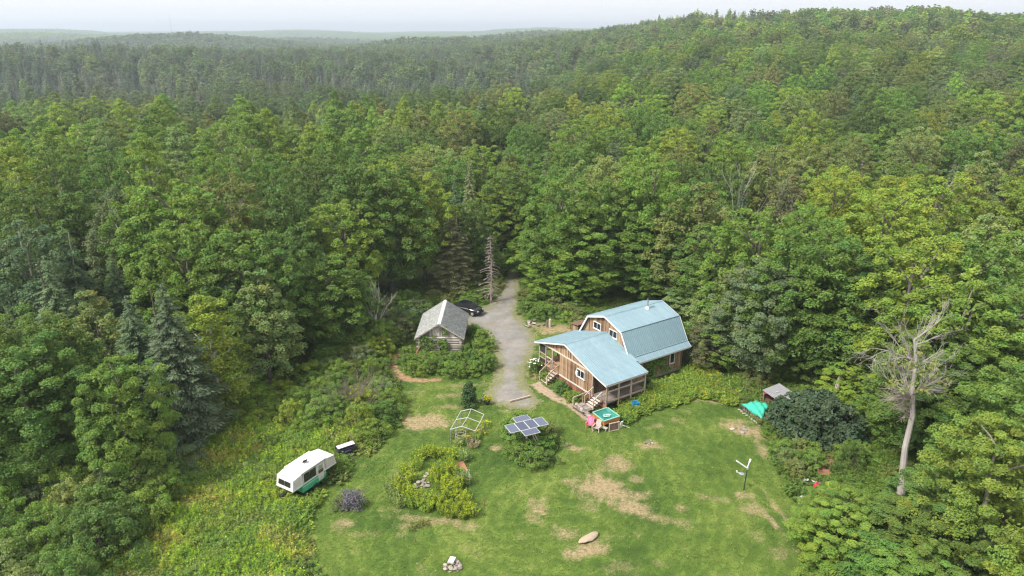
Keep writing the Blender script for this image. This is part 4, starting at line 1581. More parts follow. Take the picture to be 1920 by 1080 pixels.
FY = -4.95
FZ = .96
board_wall(house, (-1.0, FY), (4.35, FY), FZ - .02, lambda s: 3.22, M['board'])                       # below the beam
board_wall(house, (-4.75, FY + .02), (5.6, FY + .02), 3.36, lambda s: max(3.38, wing(s - 4.75)), M['board'], name='gable')
MB().box((.25, FY - .03, 3.29), (9.9, .1, .15)).build('tie_beam', M['pale_wood'], house)
MB().box((1.68, FY - .05, FZ - .1), (6.2, .09, .15)).build('sill_beam', M['pale_wood'], house)
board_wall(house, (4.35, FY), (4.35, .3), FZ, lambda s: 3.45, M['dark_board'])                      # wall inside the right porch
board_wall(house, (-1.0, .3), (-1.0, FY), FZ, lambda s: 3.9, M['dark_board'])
board_wall(house, (-4.7, FY + .06), (6.5, FY + .06), .05, lambda s: FZ - .16, M['red_board'], name='skirting', batten=False)
board_wall(house, (-4.7, .2), (-4.7, FY + .1), .05, lambda s: FZ - .12, M['red_board'], name='skirting', batten=False)
window(house, (2.6, FY - .055, 2.45), 1.25, .88, (0, -1, 0))
MB().box((2.05, FY - .16, 2.35), (.3, .12, .4)).build('meter_box', M['white_paint'], house)


def porch(x0, x1, y0, y1, mat, nb):
    p_ = MB().box(((x0 + x1) / 2, (y0 + y1) / 2, FZ - .13), (x1 - x0 - .04, y1 - y0 - .04, .16)).build('porch_floor', M['dark_board'], house)
    bwid = (x1 - x0) / nb
    me = MB().box((0, 0, 0), (bwid - .012, y1 - y0, .035)).mesh('floor_board', mat)
    for k in range(nb):
        link('floor_board', me, p_, (x0 + (k + .5) * bwid, (y0 + y1) / 2, FZ - .03 + PR.uniform(-.004, .004)))
    return p_


porch(-4.75, -1.06, FY - .05, .2, M['warm_deck'], 18)
porch(4.42, 6.62, FY - .05, .25, M['deck'], 13)
post_spots = [(-4.65, FY, 3.22), (-3.45, FY, 3.22), (-2.3, FY, 3.22), (-4.65, -2.5, 3.2), (-4.65, .0, 3.2), (6.55, FY, 3.02), (6.55, -3.4, 3.02), (6.55, -1.8, 3.02), (6.55, .05, 3.02), (4.42, FY - .03, 3.3)]
for x, y, zt_ in post_spots:
    MB().box((0, 0, (zt_ - .3) / 2), (.13, .13, zt_ - .3)).build('post', M['post'], house, (x, y, .3))
rails = [((-4.65, FY, 2.1), (-3.45, FY, 2.1)), ((-3.45, FY, 2.0), (-2.3, FY, 2.0)), ((-4.65, FY, 1.55), (-3.45, FY, 1.55)), ((-2.3, FY, 1.9), (-1.05, FY, 1.9)), ((-4.65, FY, 2.05), (-4.65, 0, 2.05)), ((-4.65, FY, 3.14), (-4.65, .1, 3.14)),
         ((6.55, FY, 2.1), (6.55, .05, 2.1)), ((6.55, FY, 3.0), (6.55, .05, 3.0)), ((6.55, FY, 1.02), (6.55, .05, 1.02)), ((4.42, .02, 2.1), (6.5, .02, 2.1))]
for a, b in rails:
    MB().beam(a, b, .07, .11).build('rail', M['post'], house)
# dark insect screen in the porch bays (thin sheets behind the rails)
for x0, x1 in ((-4.6, -3.5),):
    MB().box(((x0 + x1) / 2, FY + .03, 2.62), (x1 - x0, .012, .95)).build('screen', M['screen'], house)
    MB().box(((x0 + x1) / 2, FY + .03, 1.28), (x1 - x0, .012, .45)).build('screen', M['screen'], house)
for y0, y1 in ((FY, -3.4), (-3.4, -1.8), (-1.8, .0)):
    fr = MB()
    fr.beam((6.53, y0 + .1, 2.62), (6.53, y1 - .1, 2.62), .04, .04)
    fr.beam((6.53, y0 + .55, 2.15), (6.53, y0 + .55, 2.95), .04, .04)
    fr.build('screen_bar', M['dark_board'], house)
# clutter on the screened porch floor: a bench along the inner wall
bn = MB().box((4.75, -2.6, FZ + .45), (.5, 1.7, .06))
for yy in (-3.3, -1.9):
    bn.box((4.75, yy, FZ + .21), (.4, .06, .42))
bo = bn.build('porch_bench', M['post'], None)
bo.matrix_world = frame(9.73, 69.36, PHI - R(90))
tag(bo, 'plain wooden bench against the inner wall of the screened porch', 'bench')


def stairs(x0, x1, ytop, n, run, ztop, zbot, rail=True):
    st = empty('porch_stairs', ((x0 + x1) / 2, ytop, 0))
    st.parent = house
    w = x1 - x0
    rise = (ztop - zbot) / n
    sg = MB()
    for sx in (-1, 1):
        sg.beam((sx * w / 2, 0, ztop - .12), (sx * w / 2, -n * run, zbot + .02), .05, .24)
    sg.build('stringer', M['dark_board'], st)
    for k in range(n):
        MB().box((0, -(k + .5) * run, ztop - (k + 1) * rise + rise * .1), (w + .06, run * .95, .05)).build('tread', M['pale_wood'], st)
    if rail:
        for sx in (-1, 1):
            h = MB()
            h.beam((sx * (w / 2 + .05), -.05, ztop + .95), (sx * (w / 2 + .05), -n * run, zbot + .9), .06, .1)
            h.build('handrail', M['pale_wood'], st)
            MB().box((sx * (w / 2 + .05), -n * run, zbot + .42), (.1, .1, 1.0)).build('newel_post', M['post'], st)
            MB().box((sx * (w / 2 + .05), -.08, ztop + .4), (.1, .1, 1.1)).build('newel_post', M['post'], st)
    return st


stairs(-2.35, -1.15, FY - .08, 5, .3, FZ, .08)
stairs(4.75, 5.95, FY - .08, 4, .27, FZ, .38)
# lower landing in front of the right-hand stairs
ld = MB().box((5.1, FY - 1.75, .22), (1.7, 1.25, .14)).build('landing', M['dark_board'], house)
for k in range(9):
    MB().box((5.1 - .76 + k * .19, FY - 1.75, .31), (.175, 1.3, .035)).build('floor_board', M['deck'], ld)
for x, y in ((4.3, FY - 2.3), (4.3, FY - 1.1), (4.3, FY - .2)):
    MB().box((x, y, .62), (.1, .1, 1.25)).build('landing_post', M['post'], house)
MB().beam((4.3, FY - 2.35, 1.2), (4.3, FY - .15, 1.3), .06, .1).build('landing_rail', M['pale_wood'], house)

# vine on the side wall
def leafy(name, pts, rad, per, leaf, tint, label, cat, flat=.8, seed=1, mat='leaf', group=None, up=.3, split=None):
    rng = np.random.default_rng(seed)
    pts = np.array(pts, float)
    c, nr, sz, T = clump_leaves(pts, np.full(len(pts), rad) * rng.uniform(.8, 1.2, len(pts)), per, rng, flat, leaf, up, low=-.8)
    V, F = leaf_quads(c, nr, sz, rng)
    o = link(name, np_mesh(name, V, F, M[mat], face_attr={'tone': T}))
    return tag(o, label, cat, group, tint=jit(tint, rng, .02))


FM = frame(9.73, 69.36, PHI - R(90))
rng = np.random.default_rng(61)
pts = []
for k in range(46):
    y = rng.uniform(2.6, 5.4)
    z = rng.uniform(.2, 2.75)
    pts.append(FM @ Vector((XW + .18 + (2.8 - z) * .1, y + .25 * math.sin(z * 2), z)))
leafy('climbing_vine', pts, .34, 42, .11, 'mid green', 'green vine covering the wall boards under the blue eave', 'vine', .9, 62)

# small outhouse roof peeping out beyond the house
oh = empty('woodshed', (*G(1087, 628), 0), PHI - R(90), 'small orange board shed with dark roof behind the house corner', 'shed')
MB().box((0, 0, .75), (1.3, 1.6, 1.5)).build('wall', M['board'], oh)
MB().prism([(-.85, -1, 1.45), (.85, -1, 1.75), (.85, -1, 1.83), (-.85, -1, 1.53)], (0, 2, 0)).build('roof', M['dark_board'], oh)
for k in range(5):
    MB().box((-.52 + k * .26, -.82, .72), (.24, .025, 1.4)).build('plank', M['board'], oh)

# ------------------------------------------------------------------ the log shed
SX, SY = -8.2, 73.45
shed = empty('log_shed', (SX, SY, 0), 1.56 - R(90), 'old log shed with grey shingled gable roof among tall greenery', 'shed')
SW, SHE, SHP, SL = 2.78, 2.3, 4.12, 7.5
for sx in (-1, 1):
    e0, e1, r0 = Vector((sx * SW, 0, SHE)), Vector((sx * SW, SL, SHE)), Vector((0, 0, SHP))
    dk = MB().prism([e0, e1, Vector((0, SL, SHP)), r0], Vector((sx * -.03, 0, -.06))).build('roof', M['dark_board'], shed)
    sl = (r0 - e0)
    Ls = sl.length
    rows, ncol = 15, 30
    nrm = Vector((sx * sl.z, 0, abs(sl.x))).normalized()
    V, T = [], []
    rg = np.random.default_rng(90 + sx)
    for r_ in range(rows):
        for c_ in range(ncol + 1):
            w0 = SL * (c_ - (.5 if r_ % 2 else 0)) / ncol
            w1 = w0 + SL / ncol * rg.uniform(.9, .985)
            w0, w1 = max(w0, -.06), min(w1, SL + .06)
            if w1 <= w0 + .03: continue
            q0 = r_ / rows - .012 * rg.random() - .006
            q1 = min(1.0, (r_ + 1.35) / rows)
            lift0, lift1 = .05 + .012 * rg.random(), .012
            a = e0 + sl * q0
            b = e0 + sl * q1
            for th in (0, -.02):
                V += [(a + nrm * (lift0 + th)) + Vector((0, w0, 0)), (a + nrm * (lift0 + th)) + Vector((0, w1, 0)), (b + nrm * (lift1 + th)) + Vector((0, w1, 0)), (b + nrm * (lift1 + th)) + Vector((0, w0, 0))]
            T += [rg.uniform(.1, .95)] * 2
    V = np.array([tuple(v) for v in V])
    nq = len(V) // 8
    base = np.arange(nq)[:, None] * 8
    F = np.concatenate([base + [0, 1, 2, 3], base + [4, 7, 6, 5], base + [0, 4, 5, 1], base + [0, 3, 7, 4], base + [1, 5, 6, 2]])
    Tn = np.tile(np.array(T).reshape(-1, 2)[:, 0], 5)
    so = link('shingles', np_mesh('shingles', V, F, M['shingle'], face_attr={'tone': Tn}), shed)
    so['kind'] = 'stuff'
rc = MB()
for k in range(26):
    rc.prism([(-.2, k * SL / 26, SHP - .1 + .05), (0, k * SL / 26, SHP + .06), (.2, k * SL / 26, SHP - .1 + .05), (0, k * SL / 26, SHP + .085)], (0, SL / 26 * .93, PR.uniform(-.01, .02)))
rc.build('ridge_shingles', M['white_stone'], shed)['kind'] = 'stuff'
hw = SW - .42
nlog = 8
for k in range(nlog):
    z = .22 + k * .29
    for sy in (.42, SL - .42):
        r_ = PR.uniform(.125, .15)
        MB().tube([(-hw - PR.uniform(.15, .4), 0, PR.uniform(-.02, .02)), (0, 0, 0), (hw + PR.uniform(.15, .4), 0, PR.uniform(-.02, .02))], [r_, r_ * 1.04, r_ * .95], 9).build('log', M['log'], shed, (0, sy, z))
    for sx in (-1, 1):
        r_ = PR.uniform(.12, .145)
        MB().tube([(0, .1, 0), (0, SL / 2, 0), (0, SL - .1, 0)], [r_, r_, r_], 9).build('log', M['log'], shed, (sx * hw, 0, z + .14))
MB().box((0, SL / 2, 1.2), (2 * hw - .08, SL - 1.0, 2.35)).build('chinking', M['chink'], shed)
slope = (SHP - SHE) / SW
board_wall(shed, (-hw, .42), (hw, .42), 2.42, lambda s: max(2.43, SHP - .1 - abs(s - hw) * slope), M['log'], name='gable', bw=.24, batten=False)
# gable door and its frame, and the plate log
MB().box((-.45, .36, 3.02), (.52, .05, .95)).build('hatch', M['pale_wood'], shed)
hf = MB()
hf.box((-.75, .35, 3.02), (.07, .06, 1.05)).box((-.15, .35, 3.02), (.07, .06, 1.05)).box((-.1, .35, 3.62), (1.2, .06, .08))
hf.beam((-.7, .31, 3.45), (-.2, .31, 2.62), .06, .03)
hf.build('hatch_frame', M['white_stone'], shed)
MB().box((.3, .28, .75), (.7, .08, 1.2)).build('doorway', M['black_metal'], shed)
for sx in (-1, 1):
    MB().beam((sx * (SW + .01), -.02, SHE - .05), (0, -.02, SHP - .05), .03, .14).build('rake_board', M['log'], shed)
FS = frame(SX, SY, 1.56 - R(90))
rng = np.random.default_rng(63)
pts = [FS @ Vector((.45 + rng.normal(0, .28) + .15 * math.sin(z * 2), .2, z)) for z in rng.uniform(.3, 3.5, 30)] + [FS @ Vector((-1.5 + rng.normal(0, .5), .22, z)) for z in rng.uniform(.5, 2.5, 30)]
leafy('climbing_vine', pts, .26, 34, .1, 'mid green', 'dark green vine climbing the log front of the shed', 'vine', .9, 64)
bd = MB().beam((-2.9, -.1, 0.2), (-2.15, .25, 1.5), .35, .04)
bo = bd.build('leaning_board', M['red_board'])
bo.matrix_world = FS
tag(bo, 'orange board leaning against the front corner of the log shed', 'board')
# ------------------------------------------------------------------ things in the clearing
def rock_mesh(name, seed, flat=.7, n=2):
    import bmesh
    bm = bmesh.new()
    bmesh.ops.create_icosphere(bm, subdivisions=n, radius=1.0)
    rg = np.random.default_rng(seed)
    dirs = unit(rg.normal(size=(7, 3)))
    cut = rg.uniform(.55, .95, 7)
    for v in bm.verts:
        p = np.array(v.co)
        for d_, c_ in zip(dirs, cut):
            s_ = p @ d_
            if s_ > c_: p = p - d_ * (s_ - c_) * .85
        p *= 1 + rg.normal(0, .03)
        p[2] *= flat
        v.co = p
    me = bpy.data.meshes.new(name)
    bm.to_mesh(me)
    bm.free()
    me.materials.append(M['stone'])
    return me


ROCKS = [rock_mesh('rock_mesh', 900 + k, (.7, .55, .8, .45)[k], 2) for k in range(4)]


def rock(parent, x, y, z, sx, sy=None, sz=None, name='stone', mat=None):
    sy = sy or sx * PR.uniform(.6, .95)
    sz = sz or sx * PR.uniform(.5, .8)
    o = link(name, ROCKS[PR.randrange(4)], parent, (x, y, z), (PR.uniform(-.2, .2), PR.uniform(-.2, .2), PR.uniform(0, 6.28)), (sx, sy, sz))
    return o


# ---- pop-up camper
AC = 1.03 - R(90)
cmp_ = empty('camper_trailer', (-17.39, 48.0, 0), AC, 'white and green pop-up camper trailer with dark windows in the tall weeds', 'camper')
CW, CL = .93, 2.6
M['camper_white'] = plain('camper_white', (0.66, 0.65, 0.62), .45, var=.05, dirt=((.5, .47, .4), .4))
M['canvas'] = plain('canvas', (0.52, 0.495, 0.44), .9, var=.12, bump=.2)
M['camper_green'] = plain('camper_green', (0.06, 0.36, 0.19), .5, var=.15, dirt=((.03, .2, .1), .6))
M['tinted'] = plain('tinted_window', (0.02, 0.02, 0.022), .12, spec=.6)
MB().box((0, CL / 2, .78), (2 * CW, CL, .74)).build('body', M['camper_green'], cmp_, bevel=.04)
for zz in (.55, .72, .95):
    MB().box((CW + .006, CL / 2, zz), (.016, CL - .1, .025)).build('trim_strip', M['camper_white' if zz > .9 else 'camper_green'], cmp_)
for sx in (-1, 1):
    MB().box((sx * (CW + .02), CL / 2, 2.13), (.03, CL + .04, .05)).build('awning_rail', M['steel'], cmp_)
MB().box((0, CL / 2, 1.16), (2 * CW + .02, CL + .02, .05)).build('belt_rail', M['camper_white'], cmp_)
MB().box((0, CL / 2, 1.65), (2 * CW - .1, CL - .08, .95)).build('canvas_wall', M['canvas'], cmp_)
rf = MB().box((0, CL / 2, 2.2), (2 * CW + .06, CL + .06, .13)).build('roof', M['camper_white'], cmp_, bevel=.04)
rv = MB().box((-.1, CL * .5, 2.33), (.34, .34, .1)).build('roof_vent', M['canvas'], rf, bevel=.02)
MB().beam((-.05, CL * .5 - .2, 2.36), (.2, CL * .5 + .05, 2.5), .28, .02).build('vent_lid', M['tinted'], rf)
for (y0, y1) in ((.22, .85), (.9, 1.5)):
    MB().box((CW - .03, (y0 + y1) / 2, 1.62), (.05, y1 - y0, .72)).build('window', M['tinted'], cmp_)
MB().box((CW - .02, 2.0, 1.35), (.05, .6, 1.55)).build('door', M['canvas'], cmp_)
MB().box((CW + .005, 2.0, 1.72), (.03, .44, .36)).build('window', M['steel'], cmp_)
MB().box((CW + .005, 2.0, 1.36), (.03, .5, .3)).build('door_panel', M['dark_board'], cmp_)
fr = MB()
for y in (.02, .17, 1.56, 1.66, 2.34):
    fr.box((CW, y, 1.62), (.06, .045, 1.0))
fr.build('wall_frame', M['camper_white'], cmp_)
# the two slide-out tent ends
for sg, ln in ((-1, .98), (1, 1.15)):
    y0 = 0 if sg < 0 else CL
    y1 = y0 + sg * ln
    w = CW - .02
    zt0, zt1_ = 2.12, (1.98 if sg < 0 else 1.9)
    tent = MB()
    A = [(-w, y0, 1.2), (w, y0, 1.2), (w, y0, zt0), (-w, y0, zt0)]
    yo = y1 - sg * .14
    B = [(-w, y1, 1.2), (w, y1, 1.2), (w * .98, yo, zt1_), (-w * .98, yo, zt1_)]
    tent.add(A + B, [(0, 1, 5, 4), (1, 2, 6, 5), (2, 3, 7, 6), (3, 0, 4, 7), (4, 5, 6, 7), (3, 2, 1, 0)])
    tn_ = tent.build('tent_end', M['canvas'] if sg > 0 else M['camper_white'], cmp_)
    MB().box((0, (y0 + y1) / 2, 1.14), (2 * w + .06, ln + .02, .08)).build('bed_board', M['camper_white'], tn_)
    MB().prism([(-w - .02, y0, zt0 + .005), (w + .02, y0, zt0 + .005), (w, yo, zt1_ + .02), (-w, yo, zt1_ + .02)], (0, 0, .03)).build('tent_roof', M['camper_white'], tn_)
    if sg < 0:
        for xx in (-.34, .34):
            MB().prism([(xx - .3, y1 + .005, 1.42), (xx + .3, y1 + .005, 1.42), (xx + .3, y1 + .09, 1.82), (xx - .3, y1 + .09, 1.82)], (0, -.03, 0)).build('window', M['tinted'], tn_)
        MB().prism([(w + .005, -.1, 1.3), (w + .005, -.78, 1.3), (w - .002, -.72, 1.85), (w - .002, -.12, 1.98)], (.02, 0, 0)).build('side_panel', M['canvas'], tn_)
    else:
        for q in range(4):
            yy = y0 + .12 + q * .24
            MB().beam((w + .01, yy, 1.22), (w - .005, yy, 2.0), .02, .03).build('tent_seam', M['canvas'], tn_)
for sx in (-1, 1):
    wl = MB().tube([(sx * (CW - .18), 1.3, .32), (sx * (CW + .0), 1.3, .32)], .31, 14).build('wheel', M['rubber'], cmp_)
MB().beam((0, -.1, .5), (0, -1.3, .42), .1, .1).build('drawbar', M['black_metal'], cmp_)
MB().box((0, -1.25, .62), (.3, .5, .35)).build('gas_box', M['black_metal'], cmp_)

# ---- small black utility trailer
tx, ty = G(649, 850)
ut = empty('utility_trailer', (tx, ty, 0), math.atan2(G(664, 832, .8)[1] - G(637, 841, .8)[1], G(664, 832, .8)[0] - G(637, 841, .8)[0]), 'small black utility trailer carrying a white panel at the weed edge', 'trailer')
M['trailer_black'] = plain('trailer_black', (0.03, 0.03, 0.045), .5)
MB().box((0, 0, .4), (1.6, .95, .05)).build('bed', M['trailer_black'], ut)
for sy in (-1, 1):
    MB().beam((-.8, sy * .47, .58), (.8, sy * .47, .58), .04, .32).build('side_board', M['trailer_black'], ut)
for sx in (-1, 1):
    MB().box((sx * .79, 0, .57), (.04, .92, .3)).build('end_board', M['trailer_black'], ut)
for sy in (-1, 1):
    w_ = MB().tube([(0, sy * .52, .26), (0, sy * .66, .26)], .26, 14).build('wheel', M['rubber'], ut)
    MB().tube([(0, sy * .53, .26), (0, sy * .67, .26)], .13, 10).build('rim', M['steel'], w_)
    MB().prism([(-.34, sy * .5, .5), (-.2, sy * .5, .6), (.2, sy * .5, .6), (.34, sy * .5, .5), (.34, sy * .5, .47), (-.34, sy * .5, .47)], (0, sy * .2, 0)).build('mudguard', M['trailer_black'], ut)
MB().beam((-.8, 0, .38), (-1.7, 0, .34), .07, .07).build('drawbar', M['trailer_black'], ut)
pn = MB().box((0, 0, 0), (1.55, .5, .05)).build('plywood_sheet', M['white_paint'])
pn.matrix_world = Matrix.Translation((tx, ty, .78)) @ Matrix.Rotation(ut.rotation_euler[2], 4, 'Z') @ Matrix.Translation((.05, .1, 0)) @ Matrix.Rotation(.07, 4, 'X')
tag(pn, 'white flat panel lying across the small black trailer', 'panel')

M['grey_pipe'] = plain('grey_pipe', (.46, .47, .46), .5)
# ---- solar array
sol = empty('solar_array', (1.28, 54.42, 0), R(24.1), 'solar array of six panels in a cross on a post above a round shrub bed', 'solar panels')
SZ = 2.42
def spanel(cx, cy_, w, h):
    fr_ = MB()
    for sx in (-1, 1): fr_.box((sx * (w / 2 - .015), 0, 0), (.03, h, .05))
    for sy in (-1, 1): fr_.box((0, sy * (h / 2 - .015), 0), (w - .06, .03, .05))
    o = MB().box((0, 0, .012), (w - .08, h - .08, .012)).build('solar_panel', M['solar'], sol, (cx, cy_, SZ + .1 - cy_ * .0))
    fr_.build('panel_frame', M['grey_pipe'], o)
    return o
for k in range(4): spanel(-1.37 + k * .915, 0, .9, 1.38)
spanel(.07, 1.16, 1.46, .88)
spanel(-.16, -1.16, 1.46, .88)
mt = MB()
mt.beam((-1.9, .35, SZ + .03), (1.9, .35, SZ + .03), .07, .06)
mt.beam((-1.9, -.35, SZ + .03), (1.9, -.35, SZ + .03), .07, .06)
mt.beam((0, -1.5, SZ - .03), (0, 1.5, SZ - .03), .08, .07)
mt.build('mounting_rails', M['steel'], sol)
MB().tube([(0, 0, -.1), (0, 0, SZ)], .09, 10).build('post', M['post'], sol)
MB().tube([(.9, -1.5, 0), (.1, -.4, SZ - .1)], .05, 8).build('brace', M['post'], sol)
MB().tube([(1.15, -1.3, 0), (.35, -.2, SZ - .1)], .05, 8).build('brace', M['post'], sol)

# ---- white pipe frame of a small greenhouse
gx, gy = G(876, 795, 0)
gf = empty('greenhouse_frame', (gx, gy, 0), 0, 'bare white pipe frame of a small greenhouse over a garden bed', 'frame')
def gl(px, py, z):
    x, y = G(px, py, z)
    return Vector((x - gx, y - gy, z))
ze, zr = 1.45, 1.85
rid = [gl(883.7, 766.7, zr), gl(876.3, 783, zr), gl(866, 799.3, zr)]
lef = [gl(863.7, 771, ze), gl(855.6, 786.7, ze), gl(844.4, 805.2, ze)]
rig = [gl(907.4, 777, ze), gl(900, 791.9, ze), gl(891, 808.1, ze)]
for line, nm in ((rid, 'ridge_pipe'), (lef, 'eave_pipe'), (rig, 'eave_pipe')):
    MB().tube(line, .03, 7).build(nm, M['grey_pipe'], gf)
for k in range(3):
    MB().tube([lef[k], rid[k], rig[k]], .03, 7).build('rafter_pipe', M['grey_pipe'], gf)
    for p_ in (lef[k], rig[k]):
        MB().tube([p_, Vector((p_.x, p_.y, -.05))], .035, 6).build('leg', M['steel'], gf)
# wire plant cage
wx, wy = G(864, 828)
wc = empty('wire_cage', (wx, wy, 0), 0, 'round grey wire plant cage beside the greenhouse frame', 'cage')
M['wire'] = plain('wire', (.5, .48, .45), .5, .5)
for z in (.05, .35, .65, .95):
    MB().tube([(.5 * math.cos(a), .5 * math.sin(a), z) for a in np.linspace(0, 2 * math.pi, 19)], .016, 4, cap=False).build('ring', M['wire'], wc)
for k in range(12):
    a = k * math.pi / 6
    MB().tube([(.5 * math.cos(a), .5 * math.sin(a), 0), (.5 * math.cos(a), .5 * math.sin(a), .98)], .012, 4).build('upright', M['wire'], wc)

# ---- corrugated white sheet lying on the lawn
a_, b_, c_ = Vector((*G(863.2, 866.6, .08), 0)), Vector((*G(876, 864.5, .08), 0)), Vector((*G(879, 896.4, .05), 0))
exv = (b_ - a_)
sheet_w, sheet_l = .62, (c_ - a_).length
t = NT('rusty_white_sheet')
co = t.objco()
sp_ = t.n('ShaderNodeSeparateXYZ')
t.l(co, sp_.inputs[0])
rm = t.math('ADD', t.math('MULTIPLY', sp_.outputs['Y'], .75), t.math('MULTIPLY', t.noise(co, 2.2, 5, .6), 1.0))
c = t.mix(t.ramp(rm, [(1.25, 0), (1.5, 1)]) if False else t.ramp(t.math('MULTIPLY', rm, .5), [(.56, 0), (.66, 1)]), (.72, .71, .69), (.34, .17, .1))
t.princ(c, .5, 0, None, .4)
M['rusty_white'] = t.m
cs_ = link('metal_sheet', ribbed('metal_sheet', sheet_w, sheet_l, M['rusty_white'], .1, .03))
cs_.location = (c_.x - .05, c_.y, .04)
cs_.rotation_euler = (R(1.5), R(-2), math.atan2((a_ - c_).y, (a_ - c_).x) - R(90))
tag(cs_, 'white corrugated metal sheet with one rusty end lying on the lawn', 'metal sheet')

# ---- rock heaps and boulders
def heap(px, py, n, rad, big, label, cat='rocks', seed=1, h=.2, name='rock_pile'):
    x, y = G(px, py)
    e = empty(name, (x, y, 0), 0, label, cat)
    rg = random.Random(seed)
    for k in range(n):
        a, r_ = rg.uniform(0, 6.28), rad * math.sqrt(rg.random())
        s_ = big * rg.uniform(.5, 1.15)
        rock(e, r_ * math.cos(a), r_ * math.sin(a), max(.03, h * (1 - r_ / rad)) + s_ * .2, s_, name='stone')
    return e
fp = heap(849, 1062, 34, .62, .17, 'low heap of pale stones on the lawn topped by a white square slab', seed=3)
x, y = G(848, 1056)
sl_ = MB().box((0, 0, 0), (.42, .5, .09)).build('paving_slab', M['white_paint'], None, (x - .02, y, .3), (R(8), R(-6), R(-20)), bevel=.01)
tag(sl_, 'white square slab tilted on top of the stone heap', 'slab')
heap(790, 908, 20, .75, .2, 'pale stones heaped among goldenrod in the round flower bed', seed=4)
heap(806, 890, 9, .5, .22, 'stones with a red and white scrap at the back of the flower bed', seed=5)
heap(866, 934, 8, .35, .16, 'grey stones at the right end of the flower bed', seed=6)
heap(704, 714, 8, .5, .18, 'broken grey stones and sticks beside the low fence post', seed=7)
heap(1218, 832, 6, .55, .2, 'few flat pale rocks showing through the dry lawn', seed=8, h=.02)
heap(1392, 805, 7, 1.0, .26, 'bare bedrock patch near the green tarp', seed=9, h=.0)
heap(997, 608, 13, 1.5, .3, 'dark rocks edging the driveway under the trees', seed=10, h=.1)
x, y = G(1103, 1012)
M['tan_stone'] = plain('tan_stone', (.36, .285, .2), .92, var=.35, scale=4, bump=.6)
_bm = rock_mesh('boulder_mesh', 931, .5, 3)
_bm.materials.clear()
_bm.materials.append(M['tan_stone'])
bl = link('boulder', _bm, None, (x, y, .16), (R(4), R(-3), R(38)), (.95, .36, .36))
tag(bl, 'long flat tan boulder lying on the lawn', 'boulder')
x, y = G(690, 700)
# dry-stone wall
w0, w1 = Vector((*G(1080, 764), 0)), Vector((*G(1112, 793), 0))
sw = empty('stone_wall', ((w0 + w1) / 2)[:], math.atan2((w1 - w0).y, (w1 - w0).x), 'low dry stone wall of pale rocks between the path and the steps', 'stone wall')
Lw = (w1 - w0).length
for k in range(54):
    row = k % 3
    rock(sw, -Lw / 2 + Lw * ((k // 3) + .5 * (row % 2) + .5) / 18.5, PR.uniform(-.22, .22), .1 + row * .17, PR.uniform(.16, .25), name='stone')

# ---- boards, posts and scraps near the trail
bp = empty('board_heap', (*G(694, 700), 0), .4, 'heap of grey weathered boards beside the dead lilac-grey bush', 'boards')
for k in range(12):
    MB().box((0, 0, 0), (PR.uniform(1.2, 2.1), .2, .035)).build('plank', M['log'], bp, (PR.uniform(-.25, .25), PR.uniform(-.6, .6), .08 + k * .045), (PR.uniform(-.12, .12), PR.uniform(-.1, .1), PR.uniform(-.5, .5) + (1.1 if k % 3 == 0 else 0)))
bk = empty('brick_stack', (*G(694, 688), 0), .3, 'small stack of reddish bricks behind the grey board heap', 'bricks')
M['brick'] = plain('brick', (.36, .2, .15), .9, var=.3, bump=.3)
bme = MB().box((0, 0, 0), (.24, .115, .075)).mesh('brick', M['brick'])
for k in range(24):
    link('brick', bme, bk, (PR.uniform(-.12, .12) + .26 * (k % 2), .13 * ((k // 2) % 3), .06 + .082 * (k // 6)), (0, 0, PR.uniform(-.15, .15)))
def post_thing(name, px, py, h, w, mat, label, cat='post', tilt=(0, 0)):
    x, y = G(px, py)
    o = MB().tube([(0, 0, -.1), (0, 0, h * .97), (0, 0, h)], [w, w * .92, w * .75], 8).build(name, mat, None, (x, y, 0), (tilt[0], tilt[1], 0))
    return tag(o, label, cat)
post_thing('fence_post', 722, 713, .85, .11, M['log'], 'grey wooden post stub at the edge of the dirt trail')
post_thing('fence_post', 716, 683, .8, .09, M['pale_wood'], 'yellowish short post left of the dirt trail')
post_thing('stake', 908, 948, .75, .035, M['red_board'], 'thin brown stake standing right of the goldenrod bed', 'stake', (0, .12))
post_thing('tree_stump', 1031, 612, 1.0, .17, M['pale_wood'], 'pale upright log standing by the rocks at the driveway', 'log')
post_thing('tree_stump', 1026, 612, .8, .14, M['bark'], 'dark log standing beside the pale upright log', 'log')
post_thing('broken_trunk', 1557, 765, 3.6, .22, M['pale_wood'], 'pale snapped-off tree trunk rising behind the dark dome bush', 'broken trunk', (.05, .1))
x, y = G(704, 671)
o = MB().box((0, 0, .5), (.8, .3, .07)).box((-.3, 0, .25), (.08, .26, .48)).box((.3, 0, .25), (.08, .26, .48)).build('bench', M['pale_wood'], None, (x, y, 0), (0, 0, .1))
tag(o, 'pale little bench at the shrubs left of the trail', 'bench')
x, y = G(730, 616)
o = MB().lathe([(.2, 0), (.26, .05), (.29, .45), (.26, .8), (.2, .86)], (0, 0, 0), 14).build('barrel', M['white_stone'], None, (x, y, 0))
tag(o, 'pale grey barrel in the shrubs left of the log shed', 'barrel')
x, y = G(768, 590)
ra = empty('pole_rail', (x, y, 0), .05, 'thin white rail on two posts behind the log shed', 'rail')
MB().beam((-1.4, 0, 1.35), (1.2, 0, 1.35), .06, .09).build('rail', M['white_paint'], ra)
for sx in (-1.35, 1.15): MB().beam((sx, 0, 0), (sx, 0, 1.4), .09, .09).build('post', M['white_paint'], ra)
p0, p1 = Vector((*G(956, 754), .1)), Vector((*G(994, 744), .1))
o = MB().beam((0, 0, 0), p1 - p0, .16, .14).build('timber', M['post'], None, p0)
tag(o, 'brown square timber lying across the end of the driveway', 'timber')

